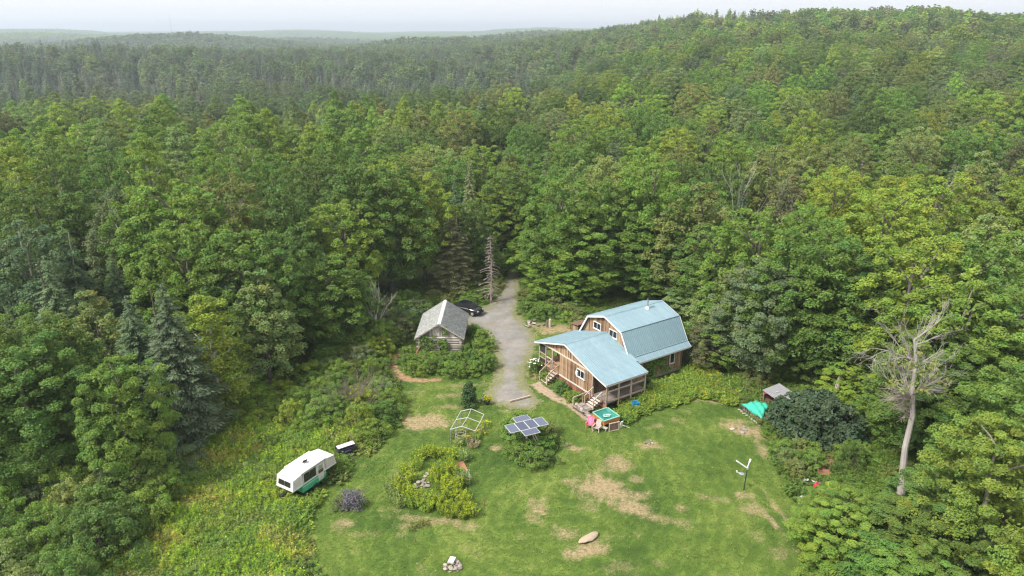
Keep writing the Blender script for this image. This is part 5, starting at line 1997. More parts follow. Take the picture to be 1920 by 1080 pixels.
# ---- planter with yellow flowers
x, y = G(913, 758)
pl = MB().lathe([(.16, 0), (.24, .3), (.27, .31), (.27, .36), (.2, .36)], (0, 0, 0), 12).build('flower_pot', M['black_metal'], None, (x, y, 0))
tag(pl, 'dark pot of yellow flowers right of the cone evergreen', 'flower pot')
heap(905, 752, 7, .5, .18, 'grey stones between the cone evergreen and the flower pot', seed=12, h=.1)
fl = link('yellow_flowers', blades_mesh('pot_flower_mesh', 26, .55, .28, 15, plume=1.0, plume_tone=(4.6, 3.0, .3)), None, (x, y, .3))
tag(fl, 'bright yellow flowers growing in the dark pot', 'flowers', tint=(.1, .15, .03))

# ---- by the right-hand steps: lined tub, chairs, panel
bx, by = G(1136, 806)
def loc(px, py, z): return Vector((*G(px, py, z), z))
zt_ = .95
c4 = [loc(1111.5, 773, zt_), loc(1139, 764, zt_), loc(1162, 780, zt_), loc(1132.5, 789.5, zt_)]
cen = sum(c4, Vector()) / 4
tub = empty('lined_tub', (cen.x, cen.y, 0), 0, 'orange wooden tub lined with a green tarp and holding a hose', 'tub')
M['orange_board'] = wood('orange_board', [(.2, (.28, .1, .03)), (.5, (.5, .2, .06)), (.8, (.6, .3, .12))], .8, (1, 1, 6), .2)
M['tarp_green'] = plain('tarp_green', (0.03, 0.19, 0.155), .45, var=.35, scale=3, bump=.3)
M['tarp_edge'] = plain('tarp_edge', (0.2, 0.42, 0.32), .6, var=.2)
M['hose'] = plain('hose', (.42, .62, .52), .5)
L4 = [p - Vector((cen.x, cen.y, 0)) for p in c4]
for i in range(4):
    a, b = L4[i], L4[(i + 1) % 4]
    MB().beam(Vector((a.x, a.y, .72)), Vector((b.x, b.y, .72)), .05, .4).build('side_board', M['orange_board'], tub)
    MB().beam(Vector((a.x, a.y, .95)), Vector((b.x, b.y, .95)), .13, .05).build('tarp_edge', M['tarp_edge'], tub)
    MB().beam(Vector((a.x * .9, a.y * .9, 0)), Vector((a.x * .9, a.y * .9, .9)), .1, .1).build('leg', M['pale_wood'], tub)
nU = 9
V, F = [], []
for i in range(nU):
    for j in range(nU):
        s_, q_ = i / (nU - 1), j / (nU - 1)
        p_ = (L4[0] * (1 - s_) + L4[1] * s_) * (1 - q_) + (L4[3] * (1 - s_) + L4[2] * s_) * q_
        dp = .34 * (16 * s_ * (1 - s_) * q_ * (1 - q_)) ** .5
        V.append((p_.x, p_.y, .93 - dp + PR.uniform(-.04, .04) * (0 < i < nU - 1) * (0 < j < nU - 1)))
for i in range(nU - 1):
    for j in range(nU - 1):
        F.append((i * nU + j, i * nU + j + 1, (i + 1) * nU + j + 1, (i + 1) * nU + j))
lo_ = MB().add(V, F).build('tarp_lining', M['tarp_green'], tub)
lo_.modifiers.new('thick', 'SOLIDIFY').thickness = .02
hz_ = [Vector((.42 * math.cos(a) * (1 - .02 * k) + .1, .3 * math.sin(a) * (1 - .02 * k) + .1, .75 + .03 * math.sin(3 * a))) for k, a in enumerate(np.linspace(0, 15, 40))]
ho = MB().tube([tuple(p + Vector((cen.x, cen.y, 0))) for p in hz_], .028, 5).build('garden_hose', M['hose'])
tag(ho, 'pale green hose coiled in the tarp-lined tub', 'hose')


def lounge_chair(px, py, ang, mat, label, group):
    x, y = G(px, py)
    ch = empty('garden_chair', (x, y, 0), ang, label, 'chair', group)
    s_ = MB()
    for k in range(5): s_.box((-.2 + k * .1, 0, 0), (.09, .52, .025))
    so_ = s_.build('seat', mat, ch, (0, -.02, .36), (R(-9), 0, 0))
    b_ = MB()
    for k in range(5): b_.box((-.2 + k * .1, 0, .36), (.09, .025, .74 - .05 * abs(k - 2)))
    b_.build('backrest', mat, ch, (0, .24, .32), (R(-24), 0, 0))
    for sx in (-1, 1):
        MB().box((sx * .31, -.02, .57), (.11, .66, .03)).build('arm', mat, ch)
        MB().beam((sx * .29, -.27, 0), (sx * .29, -.25, .56), .035, .08).build('leg', mat, ch)
        MB().beam((sx * .29, .34, 0), (sx * .29, .16, .56), .035, .08).build('leg', mat, ch)
    return ch
M['pink_plastic'] = plain('pink_plastic', (.5, .14, .13), .5, var=.12)
M['beige_plastic'] = plain('beige_plastic', (.40, .335, .28), .55, var=.12)
M['grey_plastic'] = plain('grey_plastic', (.36, .33, .28), .6, var=.12)
GRP = 'garden chairs beside the lined tub'
lounge_chair(1106, 802, R(-28), M['pink_plastic'], 'pinkish red garden chair at the end of the stone wall', GRP)
lounge_chair(1119, 808, R(-30), M['beige_plastic'], 'beige garden chair in front of the lined tub', GRP)
x, y = G(1131, 806)
o = MB().box((0, 0, .3), (.75, .4, .04)).box((-.3, 0, .15), (.05, .36, .28)).box((.3, 0, .15), (.05, .36, .28)).build('foot_stool', M['grey_plastic'], None, (x, y, 0), (0, R(6), R(-35)))
tag(o, 'low greyish footstool lying right of the beige chair', 'stool')
x, y = G(1108, 786)
o = leafy('pink_cloth', [(0, 0, .7), (.15, -.1, .5), (-.1, .1, .85), (.1, 0, .3)], .24, 6, .2, (.62, .22, .34), 'pink cloth hung over the back of the red garden chair', 'cloth', 1, 71, 'blade') if False else None
V, F = [], []
for i in range(7):
    for j in range(6):
        q_ = j / 5
        V.append((-.32 + i * .105, .16 * math.sin(i * 1.3) * .4 + (-.3 * q_), .98 - .62 * q_ + .03 * math.sin(i * 2 + j)))
for i in range(6):
    for j in range(5): F.append((i * 6 + j, (i + 1) * 6 + j, (i + 1) * 6 + j + 1, i * 6 + j + 1))
M['pink_cloth'] = plain('pink_cloth', (.55, .17, .3), .9, var=.2)
xx, yy = G(1106, 802)
o = MB().add(V, F).build('pink_cloth', M['pink_cloth'], None, (xx + .13, yy + .28, 0), (0, 0, R(-28)))
o.modifiers.new('thick', 'SOLIDIFY').thickness = .02
tag(o, 'pink cloth draped over the back of the red garden chair', 'cloth')
x, y = G(1152, 808)
lp = empty('lattice_panel', (x, y, 0), R(22), 'brown wooden panel in a frame leaning on the lined tub', 'panel')
MB().box((0, .1, .42), (.95, .05, .78)).build('board', M['dark_board'], lp)
f_ = MB()
for sx in (-1, 1): f_.box((sx * .5, .08, .42), (.08, .09, .9))
for sz in (.02, .82): f_.box((0, .08, sz), (.92, .09, .07))
f_.build('frame', M['pale_wood'], lp)
x, y = G(1163, 803)
o = MB().box((0, 0, .4), (.32, .06, .85)).build('slab', M['white_stone'], None, (x, y, 0), (R(12), 0, R(40)))
tag(o, 'narrow pale slab propped right of the brown framed panel', 'slab')
x, y = G(1170, 800)
o = MB().tube([(-.4, .25, .05), (.1, 0, .06), (.5, -.3, .04)], [.05, .045, .03], 6).build('branch', M['pale_wood'], None, (x, y, 0))
tag(o, 'pale branch lying in the grass right of the tub', 'branch')
# recycling bin
M['bin_blue'] = plain('bin_blue', (.02, .2, .42), .4)
x, y = G(1190, 768)
bn_ = empty('blue_bin', (x, y, 0), R(15), 'blue tapered bin with a white mark standing in the lily leaves', 'bin')
prof_ = [(.2, 0), (.31, .78), (.34, .78), (.34, .84), (.29, .84), (.19, .06)]
b4 = MB()
for (r0, z0), (r1, z1) in zip(prof_, prof_[1:]):
    q0 = [(sx * r0, sy * r0 * .85, z0) for sx, sy in ((-1, -1), (1, -1), (1, 1), (-1, 1))]
    q1 = [(sx * r1, sy * r1 * .85, z1) for sx, sy in ((-1, -1), (1, -1), (1, 1), (-1, 1))]
    b4.add(q0 + q1, [(k, (k + 1) % 4, (k + 1) % 4 + 4, k + 4) for k in range(4)])
b4.build('body', M['bin_blue'], bn_)
MB().prism([(-.1, -.238, .44), (.1, -.238, .44), (.1, -.252, .64), (-.1, -.252, .64)], (0, -.006, 0)).build('mark', M['white_paint'], bn_)
MB().prism([(-.03, -.249, .5), (.04, -.249, .5), (.0, -.257, .58)], (0, -.004, 0)).build('arrow', M['bin_blue'], bn_)

# ---- tarp heap, lean-to and clutter on the right
x, y = G(1414, 776)
tp = [loc(1391, 757, .55), loc(1418, 750, .85), loc(1443, 758, .8), loc(1430, 784, .6)]
V, F = [], []
nU = 15
rg = np.random.default_rng(77)
for i in range(nU):
    for j in range(nU):
        s_, q_ = i / (nU - 1), j / (nU - 1)
        p_ = (tp[0] * (1 - s_) + tp[1] * s_) * (1 - q_) + (tp[3] * (1 - s_) + tp[2] * s_) * q_
        bl_ = (16 * s_ * (1 - s_) * q_ * (1 - q_)) ** .35
        V.append((p_.x - x + rg.normal(0, .03), p_.y - y + rg.normal(0, .03), p_.z * (.6 + .4 * bl_) + .1 * bl_ + .07 * math.sin(i * 1.1 + j * .6) + rg.normal(0, .025)))
for i in range(nU - 1):
    for j in range(nU - 1): F.append((i * nU + j, (i + 1) * nU + j, (i + 1) * nU + j + 1, i * nU + j + 1))
M['tarp_mint'] = plain('tarp_mint', (.05, .44, .30), .4, var=.15, scale=2.5, dirt=((.06, .09, .05), .7))
o = MB().add(V, F).build('tarp', M['tarp_mint'], None, (x, y, .08), smooth=True)
o.modifiers.new('thick', 'SOLIDIFY').thickness = .015
tag(o, 'bright green tarp pulled over a low woodpile', 'tarp')
wp = empty('woodpile', (x, y, 0), 0, 'low pile of split logs under the green tarp', 'woodpile')
d0, d1 = Vector((tp[0].x - x, tp[0].y - y, 0)), Vector((tp[3].x - x, tp[3].y - y, 0))
for k in range(18):
    q_ = (k % 9 + .5) / 9
    p_ = d0 * (1 - q_) + d1 * q_ + Vector((.45, .25, 0))
    MB().tube([(-.5, -.15, 0), (.5, .2, 0)], .12, 7).build('log', M['bark'], wp, (p_.x, p_.y, .13 + .22 * (k // 9)), (0, 0, PR.uniform(-.1, .1)))
for k in range(7):
    q_ = k / 6
    p_ = d0 * (1 - q_) + d1 * q_
st_ = empty('edging_stones', (x, y, 0), 0, 'row of pale edging stones along the front of the tarp', 'stones')
for k in range(9):
    q_ = k / 8
    p_ = d0 * (1 - q_) + d1 * q_ + Vector((-.3, -.3, 0))
    rock(st_, p_.x, p_.y, .06, PR.uniform(.12, .22))
lt = empty('lean_to', (*G(1458, 765), -.1), R(33), 'small lean-to with a grey corrugated metal roof beside the dark bush', 'shed')
M['grey_tin'] = plain('grey_tin', (.33, .33, .34), .4, .5, var=.2, dirt=((.25, .17, .12), .4))
rp = link('roof_sheet', ribbed('lean_to_roof', 2.6, 2.3, M['grey_tin'], .13, .045), lt, (0, -1.15, 1.55), (R(10), 0, 0))
for sx in (-1, 1):
    for sy in (-1, 1):
        MB().box((sx * 1.1, sy * .95, .8), (.1, .1, 1.55 + .15 * sy)).build('post', M['post'], lt)
for k in range(6):
    MB().box((-1.0 + k * .4, .98, .75), (.36, .03, 1.45)).build('plank', M['dark_board'], lt)
M['red_plastic'] = plain('red_plastic', (.5, .05, .06), .45)
x, y = G(1436, 757)
o = MB().lathe([(.32, 0), (.4, .05), (.42, .2), (.38, .2), (.34, .08)], (0, 0, 0), 16).build('red_sled', M['red_plastic'], None, (x, y, .95), (R(20), 0, 0))
tag(o, 'round red plastic tub resting behind the green tarp', 'tub')
x, y = G(1437, 763)
o = MB().box((0, 0, .45), (1.1, .8, .9)).build('crate', M['dark_board'], None, (x + .3, y + .1, 0), (0, 0, .5), bevel=.02)
tag(o, 'dark wooden crate between the green tarp and the lean-to', 'crate')
x, y = G(1450, 762)
wch = empty('white_chair', (x, y, .9), R(200), 'white metal chair frame standing beside the lean-to roof', 'chair')
MB().box((0, 0, .42), (.42, .42, .03)).build('seat', M['white_paint'], wch)
bb = MB()
for xx in (-.18, 0, .18): bb.beam((xx, .2, .42), (xx, .28, .88), .03, .03)
bb.beam((-.2, .28, .88), (.2, .28, .88), .04, .04)
bb.build('backrest', M['white_paint'], wch)
for sx in (-1, 1):
    for sy in (-1, 1): MB().beam((sx * .19, sy * .19, -.0), (sx * .19, sy * .19, .42), .03, .03).build('leg', M['white_paint'], wch)
pal = MB().box((x, y, .45), (.8, .8, .88)).build('pallet_box', M['post'])
tag(pal, 'wooden box under the white chair beside the lean-to', 'box')
# plywood platform
q4 = [loc(1531, 848, .2), loc(1565, 848, .2), loc(1561, 894, .2), loc(1533, 888, .2)]
pb = MB().prism([Vector((p.x, p.y, .2)) for p in q4], (0, 0, .05))
for p in q4: pb.box((p.x * .985 + .015 * q4[0].x, p.y, .1), (.12, .12, .2))
o = pb.build('plywood_platform', M['red_board'])
tag(o, 'flat brown plywood platform beside the dark dome bush', 'platform')
q4 = [loc(1524, 905, .05), loc(1540, 905, .05), loc(1544, 945, .05), loc(1522, 940, .05)]
o = MB().prism([Vector((p.x, p.y, .03)) for p in q4], (0, 0, .05)).build('old_board', M['red_board'])
tag(o, 'brown board lying flat at the forest edge below the platform', 'board')
def bag(px, py, s_, mat, label, cat, name, seed):
    x, y = G(px, py)
    o = link(name, ROCKS[seed % 4].copy(), None, (x, y, s_ * .4), (0, 0, seed), (s_, s_ * .7, s_ * .6))
    o.data.materials.clear()
    o.data.materials.append(mat)
    return tag(o, label, cat)
M['bag_white'] = plain('bag_white', (.72, .72, .74), .5, var=.1)
bag(1509, 901, .42, M['bag_white'], 'white plastic bag lying left of the red container', 'bag', 'plastic_bag', 1)
bag(1526, 903, .3, M['bag_white'], 'smaller white bag beside the red container', 'bag', 'plastic_bag', 2)
x, y = G(1530, 914)
o = MB().box((0, 0, .2), (.42, .3, .36)).box((0, 0, .42), (.3, .08, .08)).build('fuel_can', M['red_plastic'], None, (x, y, 0), (0, 0, .6), bevel=.03)
tag(o, 'red plastic container among white bags at the forest edge', 'container')
for k, (px, py, s_) in enumerate(((1498, 938, .16), (1504, 936, .14))):
    x, y = G(px, py)
    o = MB().lathe([(s_ * .8, 0), (s_, s_ * 2), (s_ * 1.05, s_ * 2), (s_ * .85, s_ * 1.8)], (0, 0, 0), 12).build('bucket', M['white_paint'], None, (x, y, 0))
    tag(o, ('larger' if k == 0 else 'smaller') + ' of two white buckets below the junk on the right', 'bucket')
# ---- pole with lamp arms on the lawn
x, y = G(1394.4, 919)
lpz = empty('yard_light', (x, y, 0), 0, 'dark pole on the lawn carrying two pale arms in a V', 'light pole')
MB().tube([(0, 0, -.1), (.07, 0, 2.0)], [.045, .035], 8).build('pole', M['black_metal'], lpz)
MB().box((.08, 0, 2.06), (.16, .16, .22)).build('hub', M['steel'], lpz, bevel=.03)
for e_, nm in ((Vector((-.86, .1, 2.72)), 1), (Vector((.28, .12, 2.86)), 2)):
    a_ = MB().beam((.06, 0, 2.1), e_, .06, .09).build('arm', M['white_paint'], lpz)
    MB().beam(e_ - (e_ - Vector((.06, 0, 2.1))).normalized() * .28, e_, .14, .07).build('lamp_head', M['white_paint'], a_)
a_ = MB().beam((.03, 0, .9), (-.3, .0, 1.45), .05, .05).build('bracket', M['steel'], lpz)
MB().lathe([(.03, 0), (.2, .1), (.22, .14), (.08, .16)], (-.34, 0, 1.45), 12).build('dish', M['steel'], a_)
MB().beam((-.4, 0, 1.55), (-.72, .02, 1.72), .05, .05).build('feed_arm', M['white_paint'], a_)
MB().box((-.74, .02, 1.76), (.1, .1, .12)).build('feed_box', M['white_paint'], a_)

# ---- car behind the shed
f0, f1 = Vector((*G(850, 583), 0)), Vector((*G(902, 594), 0))
ce = (f0 + f1) / 2
car = empty('parked_car', (ce.x, ce.y + .55, 0), math.atan2((f1 - f0).y, (f1 - f0).x), 'black car parked at the driveway end half hidden by the log shed', 'car')
M['car_paint'] = plain('car_paint', (.012, .012, .014), .18, 0, .6, var=.05)
st = [(-2.2, .55, .62, .42), (-2.12, .8, .86, .36), (-1.5, .86, .98, .26), (-.6, .88, .97, .24), (.6, .88, .95, .24), (1.4, .86, .9, .26), (1.95, .8, .78, .3), (2.18, .62, .62, .38)]
V, F = [], []
for (xx, hw_, zt2, zb) in st:
    V += [(xx, -hw_ * .92, zb), (xx, -hw_, (zb + zt2) * .52), (xx, -hw_ * .93, zt2 - .04), (xx, -hw_ * .6, zt2), (xx, hw_ * .6, zt2), (xx, hw_ * .93, zt2 - .04), (xx, hw_, (zb + zt2) * .52), (xx, hw_ * .92, zb)]
for k in range(len(st) - 1):
    for j in range(8):
        F.append((k * 8 + j, k * 8 + (j + 1) % 8, (k + 1) * 8 + (j + 1) % 8, (k + 1) * 8 + j))
F += [tuple(range(7, -1, -1)), tuple((len(st) - 1) * 8 + j for j in range(8))]
MB().add(V, F).build('body', M['car_paint'], car, smooth=True)
cb = [(-1.75, .7, .97), (-1.0, .6, 1.38), (-.1, .6, 1.45), (.5, .62, 1.38), (1.2, .72, .93)]
V, F = [], []
for (xx, hw_, z) in cb: V += [(xx, -hw_, z), (xx, hw_, z), (xx, .8, .93), (xx, -.8, .93)]
for k in range(4):
    for j in range(4): F.append((k * 4 + j, k * 4 + (j + 1) % 4, (k + 1) * 4 + (j + 1) % 4, (k + 1) * 4 + j))
MB().add(V, F + [(3, 2, 1, 0), (16, 17, 18, 19)]).build('glasshouse', M['tinted'], car)
MB().prism([(-1.02, -.56, 1.39), (-.1, -.57, 1.46), (.48, -.57, 1.395), (.48, .57, 1.395), (-.1, .57, 1.46), (-1.02, .56, 1.39)], (0, 0, .03)).build('roof', M['car_paint'], car)
for sx in (-1.32, 1.3):
    for sy in (-1, 1):
        w_ = MB().tube([(sx, sy * .68, .32), (sx, sy * .885, .32)], .32, 18).build('wheel', M['rubber'], car)
        MB().tube([(sx, sy * .7, .32), (sx, sy * .895, .32)], .2, 12).build('rim', M['steel'], w_)
for sy in (-1, 1):
    MB().box((2.06, sy * .58, .66), (.16, .3, .12)).build('headlight', M['steel'], car, bevel=.03)
    MB().box((.72, sy * .92, 1.0), (.12, .18, .11)).build('mirror', M['car_paint'], car, bevel=.02)
MB().box((2.17, 0, .42), (.06, 1.1, .14)).build('bumper', M['black_metal'], car)

# ---- far radio mast
a1, e1 = ray(317, 27)
dM = 2000.0
mx_, my_ = dM * math.sin(a1), dM * math.cos(a1)
z0 = zt1(mx_, my_)
hM = CAM_H + dM * math.tan(e1) - z0
mast = empty('radio_mast', (mx_, my_, z0), 0, 'tall thin radio mast on the hazy horizon', 'mast')
mm = MB()
for k in range(3):
    a = k * 2.094
    mm.tube([(.9 * math.cos(a), .9 * math.sin(a), 0), (.9 * math.cos(a), .9 * math.sin(a), hM)], .12, 4)
for k in range(40):
    a = k * 2.094
    z = hM * k / 40
    mm.beam((.9 * math.cos(a), .9 * math.sin(a), z), (.9 * math.cos(a + 2.094), .9 * math.sin(a + 2.094), z + hM / 40), .12, .12)
mm.build('lattice', M['steel'], mast)
# ------------------------------------------------------------------ bushes, beds and weeds
BUSHES = []


def bush(kind, x, y, h, r, tint, rng, label=None, cat='bush', group=None, name=None):
    kit = KIT[kind][rng.integers(len(KIT[kind]))]
    cm, tm, H0, R0 = kit
    z = zt1(x, y)
    e = empty(name or SPECIES[kind][0], (x, y, z), rng.uniform(0, 6.28), label, cat, group, (r / R0, r / R0 * rng.uniform(.9, 1.1), h / H0))
    c = link('foliage', cm, e)
    c['tint'] = jit(tint, rng)
    link('stem', tm, e)
    PLANTS.append(dict(o=e, kind=kind, noun=SPECIES[kind][1], x=x, y=y, z=z, h=h, tint=tint, done=bool(label), cat=cat))
    return e


rng = np.random.default_rng(301)
TAKEN = [(17, 72, 9.5), (9, 66, 5), (-8.2, 77, 4.6), (-17.2, 48.6, 2.6), (-4.2, 88, 3), (23.4, 61, 1.9), (26.0, 62, 2.0), (*G(649, 850), 1.5), (*G(1545, 872), 1.3), (*G(1520, 925), 1.5), (*G(1534, 925), 1.2), (*G(1550, 925), 1.7), (*G(1555, 898), 1.6)]
KEEPOUT = [(*G(649, 850), 1.25), (*G(656, 858), 1.0), (*G(1545, 872), 1.1), (*G(1518, 915), 1.2), (*G(1534, 925), .9), (*G(694, 697), 1.2), (*G(1540, 895), .9)]


def spread(poly, n, sp, kind, hr, rr, tints_, rng, cat='bush', keep=None, name=None):
    lo, hi = poly.min(0), poly.max(0)
    got = []
    P = rng.uniform(lo, hi, (n, 2))
    P = P[inside(P, poly)]
    for p_ in P:
        if any((p_[0] - a) ** 2 + (p_[1] - b) ** 2 < c * c for a, b, c in TAKEN): continue
        if any((p_[0] - q[0]) ** 2 + (p_[1] - q[1]) ** 2 < sp * sp for q in got): continue
        if keep is not None and not keep(p_): continue
        if float(signed(p_[None, :], TRAIL)[0]) > -.55 or float(signed(p_[None, :], DRIVE)[0]) > -.5: continue
        pb_ = bearing_px(p_[0], p_[1])
        if 1600 < pb_ < 1770 and p_[1] > 40.5: continue
        got.append(p_)
        bush(kind, p_[0], p_[1], rng.uniform(*hr), rng.uniform(*rr), tints_[rng.integers(len(tints_))], rng, None, cat, None, name)
    return got


# willow thicket at the lower left
spread(plan([(-120, 820), (60, 760), (200, 775), (330, 800), (350, 900), (320, 980), (250, 1010), (200, 1080), (160, 1300), (-250, 1300), (-200, 900)]), 1500, 1.75, 'willow', (2.6, 4.4), (1.6, 2.5), ('grey-green', 'mid green', 'pale green', 'mid green', 'fresh green', 'deep green'), rng)
# thicket between the camper and the trail
spread(plan([(395, 800), (470, 755), (560, 735), (640, 660), (700, 650), (735, 690), (700, 730), (738, 745), (728, 790), (690, 825), (640, 800), (560, 815), (470, 800)]), 900, 1.5, 'willow', (1.6, 3.0), (1.2, 1.9), ('fresh green', 'mid green', 'fresh green', 'pale green', 'yellow-green'), rng)
spread(plan([(560, 730), (640, 650), (690, 600), (745, 575), (775, 590), (770, 640), (735, 655), (710, 670), (690, 690), (650, 700)]), 700, 1.7, 'willow', (1.8, 3.2), (1.2, 1.9), ('mid green', 'deep green', 'grey-green', 'fresh green'), rng)
# greenery round the log shed
spread(plan([(746, 690), (752, 672), (772, 660), (800, 654), (862, 660), (882, 640), (884, 600), (900, 618), (918, 650), (922, 690), (905, 702), (860, 708), (800, 708), (765, 702)]), 900, .95, 'shrub', (1.2, 1.9), (.75, 1.1), ('mid green', 'fresh green', 'mid green'), rng, 'shrub', lambda p_: not (-11.4 < p_[0] < -5.0 and 73.2 < p_[1] < 81.5))
spread(plan([(745, 640), (740, 600), (770, 578), (800, 590), (790, 625)]), 300, 1.5, 'willow', (2.0, 3.0), (1.3, 1.8), ('grey-green', 'deep green'), rng, 'bush', lambda p_: p_[0] < -11.2 or p_[1] > 82)
# driveway's far verge and the back of the house
spread(plan([(975, 585), (985, 555), (1040, 570), (1090, 580), (1085, 612), (1040, 600), (1000, 600)]), 300, 1.3, 'shrub', (1.0, 1.9), (.9, 1.4), ('mid green', 'olive', 'fresh green'), rng, 'shrub')
spread(plan([(800, 560), (880, 548), (935, 528), (940, 548), (915, 566), (880, 575), (830, 572)]), 300, 1.3, 'shrub', (.9, 1.9), (.9, 1.4), ('fresh green', 'mid green', 'olive'), rng, 'shrub')
# fringe under the trees on the right
spread(plan([(1300, 640), (1340, 700), (1385, 740), (1440, 715), (1600, 735), (1600, 700), (1480, 680), (1400, 680), (1340, 640)]), 700, 1.6, 'willow', (1.5, 3.2), (1.1, 1.8), ('mid green', 'olive', 'deep green', 'fresh green'), rng)
spread(plan([(1535, 900), (1600, 850), (1680, 900), (1800, 1000), (1980, 1060), (2100, 1300), (1520, 1300), (1530, 1080), (1525, 1000)]), 900, 1.6, 'willow', (1.5, 3.2), (1.2, 2.0), ('mid green', 'fresh green', 'yellow-green', 'deep green'), rng)
spread(plan([(1465, 850), (1530, 850), (1530, 900), (1490, 900), (1475, 885)]), 200, 1.1, 'shrub', (1.2, 1.9), (.7, 1.0), ('olive', 'fresh green', 'mid green'), rng, 'shrub')

# single bushes that the photograph picks out
x, y = G(1522, 816)
cm, cc = crown_mesh('dome_bush_mesh', 4.3, .3, 3.0, 150, 130, .17, dome_prof, 611, (.5, .95), .75, .5, lop=.2)
db = empty('dome_bush', (x, y, 0), 0, 'big dark blue-green dome bush at the right edge of the lawn', 'bush')
c_ = link('foliage', cm, db)
c_['tint'] = (.062, .1, .046)
link('stem', trunk_mesh('dome_stem_mesh', 3.6, .2, cc, 612, 'bark', 12, .4, stems=4), db)
x, y = G(880, 760)
cm, cc = crown_mesh('cone_evergreen_mesh', 2.7, .05, .85, 70, 80, .085, cone_prof, 613, (.22, .36), .9, .4)
ce_ = empty('cone_evergreen', (x, y, 0), 0, 'dark green cone-shaped evergreen standing alone on the lawn', 'evergreen')
c_ = link('foliage', cm, ce_)
c_['tint'] = (.06, .115, .03)
link('stem', trunk_mesh('cone_stem_mesh', 2.4, .07, cc, 614, 'bark', 3, .2), ce_)
bush('shrub', *G(1052, 735), 1.35, .85, 'mid green', rng, 'round green shrub below the front wall of the house', 'shrub')
bush('shrub', *G(1076, 751), 1.0, .95, 'fresh green', rng, 'wider pale leafy plant right of the round front shrub', 'shrub')
hy = bush('shrub', *G(1003, 697), 1.5, .95, 'mid green', rng, 'white-flowered hydrangea at the corner of the porch', 'hydrangea', name='hydrangea')
rg = np.random.default_rng(615)
mbv = MB()
for k in range(26):
    a, q_ = rg.uniform(0, 6.28), rg.uniform(.1, .9)
    c0 = np.array([.95 * math.sin(q_ * 1.5) * math.cos(a), .95 * math.sin(q_ * 1.5) * math.sin(a), .35 + 1.15 * math.cos(q_ * 1.2)])
    s_ = rg.uniform(.08, .13)
    vs = [c0 + s_ * np.array(v) for v in ((1, 0, 0), (-1, 0, 0), (0, 1, 0), (0, -1, 0), (0, 0, .8), (0, 0, -.6))]
    mbv.add(vs, [(0, 2, 4), (2, 1, 4), (1, 3, 4), (3, 0, 4), (2, 0, 5), (1, 2, 5), (3, 1, 5), (0, 3, 5)])
bl_ = mbv.build('blossoms', M['petal'], hy)
bl_.scale = (1.5 / .95, 1.5 / .95, 2.2 / 1.5)
bush('shrub', *G(1020, 712), .9, .6, 'yellow-green', rng, 'small yellow-green shrub between the hydrangea and the steps', 'shrub')
for k, (px, py, h, r, tn) in enumerate(((962, 822, 1.5, 1.1, 'fresh green'), (985, 838, 1.4, 1.1, 'mid green'), (1010, 850, 1.5, 1.2, 'fresh green'), (1030, 838, 1.4, 1.0, 'mid green'), (975, 858, 1.3, 1.1, 'mid green'), (1000, 872, 1.4, 1.2, 'mid green'), (1022, 868, 1.2, 1.0, 'deep green'),
                                        (955, 805, 1.2, .9, 'fresh green'), (1030, 815, 1.3, .9, 'olive'), (990, 815, 1.4, 1.1, 'deep green'), (1010, 822, 1.3, 1.0, 'mid green'), (975, 790, 1.0, .9, 'fresh green'))):
    bush('shrub', *G(px, py), h, r, tn, rng, None, 'shrub')
for p_ in PLANTS[-12:]: p_['bed'] = 'in the round bed under the solar panels'

# dead purple-grey bush
def twig_bush(name, px, py, h, r, n, label, mat, seed, leaves=None, cat='bush'):
    x, y = G(px, py)
    rg = np.random.default_rng(seed)
    e = empty(name, (x, y, 0), 0, label, cat)
    mb = MB()
    for k in range(n):
        a = rg.uniform(0, 6.28)
        branch_tree(mb, (r * .3 * math.cos(a) * rg.random(), r * .3 * math.sin(a) * rg.random(), 0), (math.cos(a) * r / h * .8, math.sin(a) * r / h * .8, 1), h * rg.uniform(.6, .95), .035, 2, rg, .5, 4, .2, (3, 5))
    mb.build('branches', M[mat], e)
    if leaves:
        cm, cc = crown_mesh(name + '_leaf_mesh', h, .2, r, 40, leaves[1], .06, dome_prof, seed + 1, (.25, .5), .9, .3, core=False)
        c = link('foliage', cm, e)
        c['tint'] = leaves[0]
    return e
twig_bush('dead_bush', 655, 775, 3.3, 1.5, 16, 'tall purple-grey leafless bush at the edge of the thicket', 'dead_twig', 620, ((.2, .15, .15), 22))
twig_bush('dead_bush', 690, 770, 2.0, 1.3, 10, 'lower half-bare brownish bush right of the purple-grey one', 'dead_twig', 622, ((.16, .16, .07), 40))
twig_bush('flowering_bush', 661, 950, 1.35, .8, 8, 'small grey-violet bush standing alone on the lawn', 'dead_twig', 624, ((.19, .175, .22), 60))
bush('shrub', *G(640, 952), 1.0, .6, 'grey-green', rng, 'pale wispy weed clump left of the grey-violet bush', 'weeds')

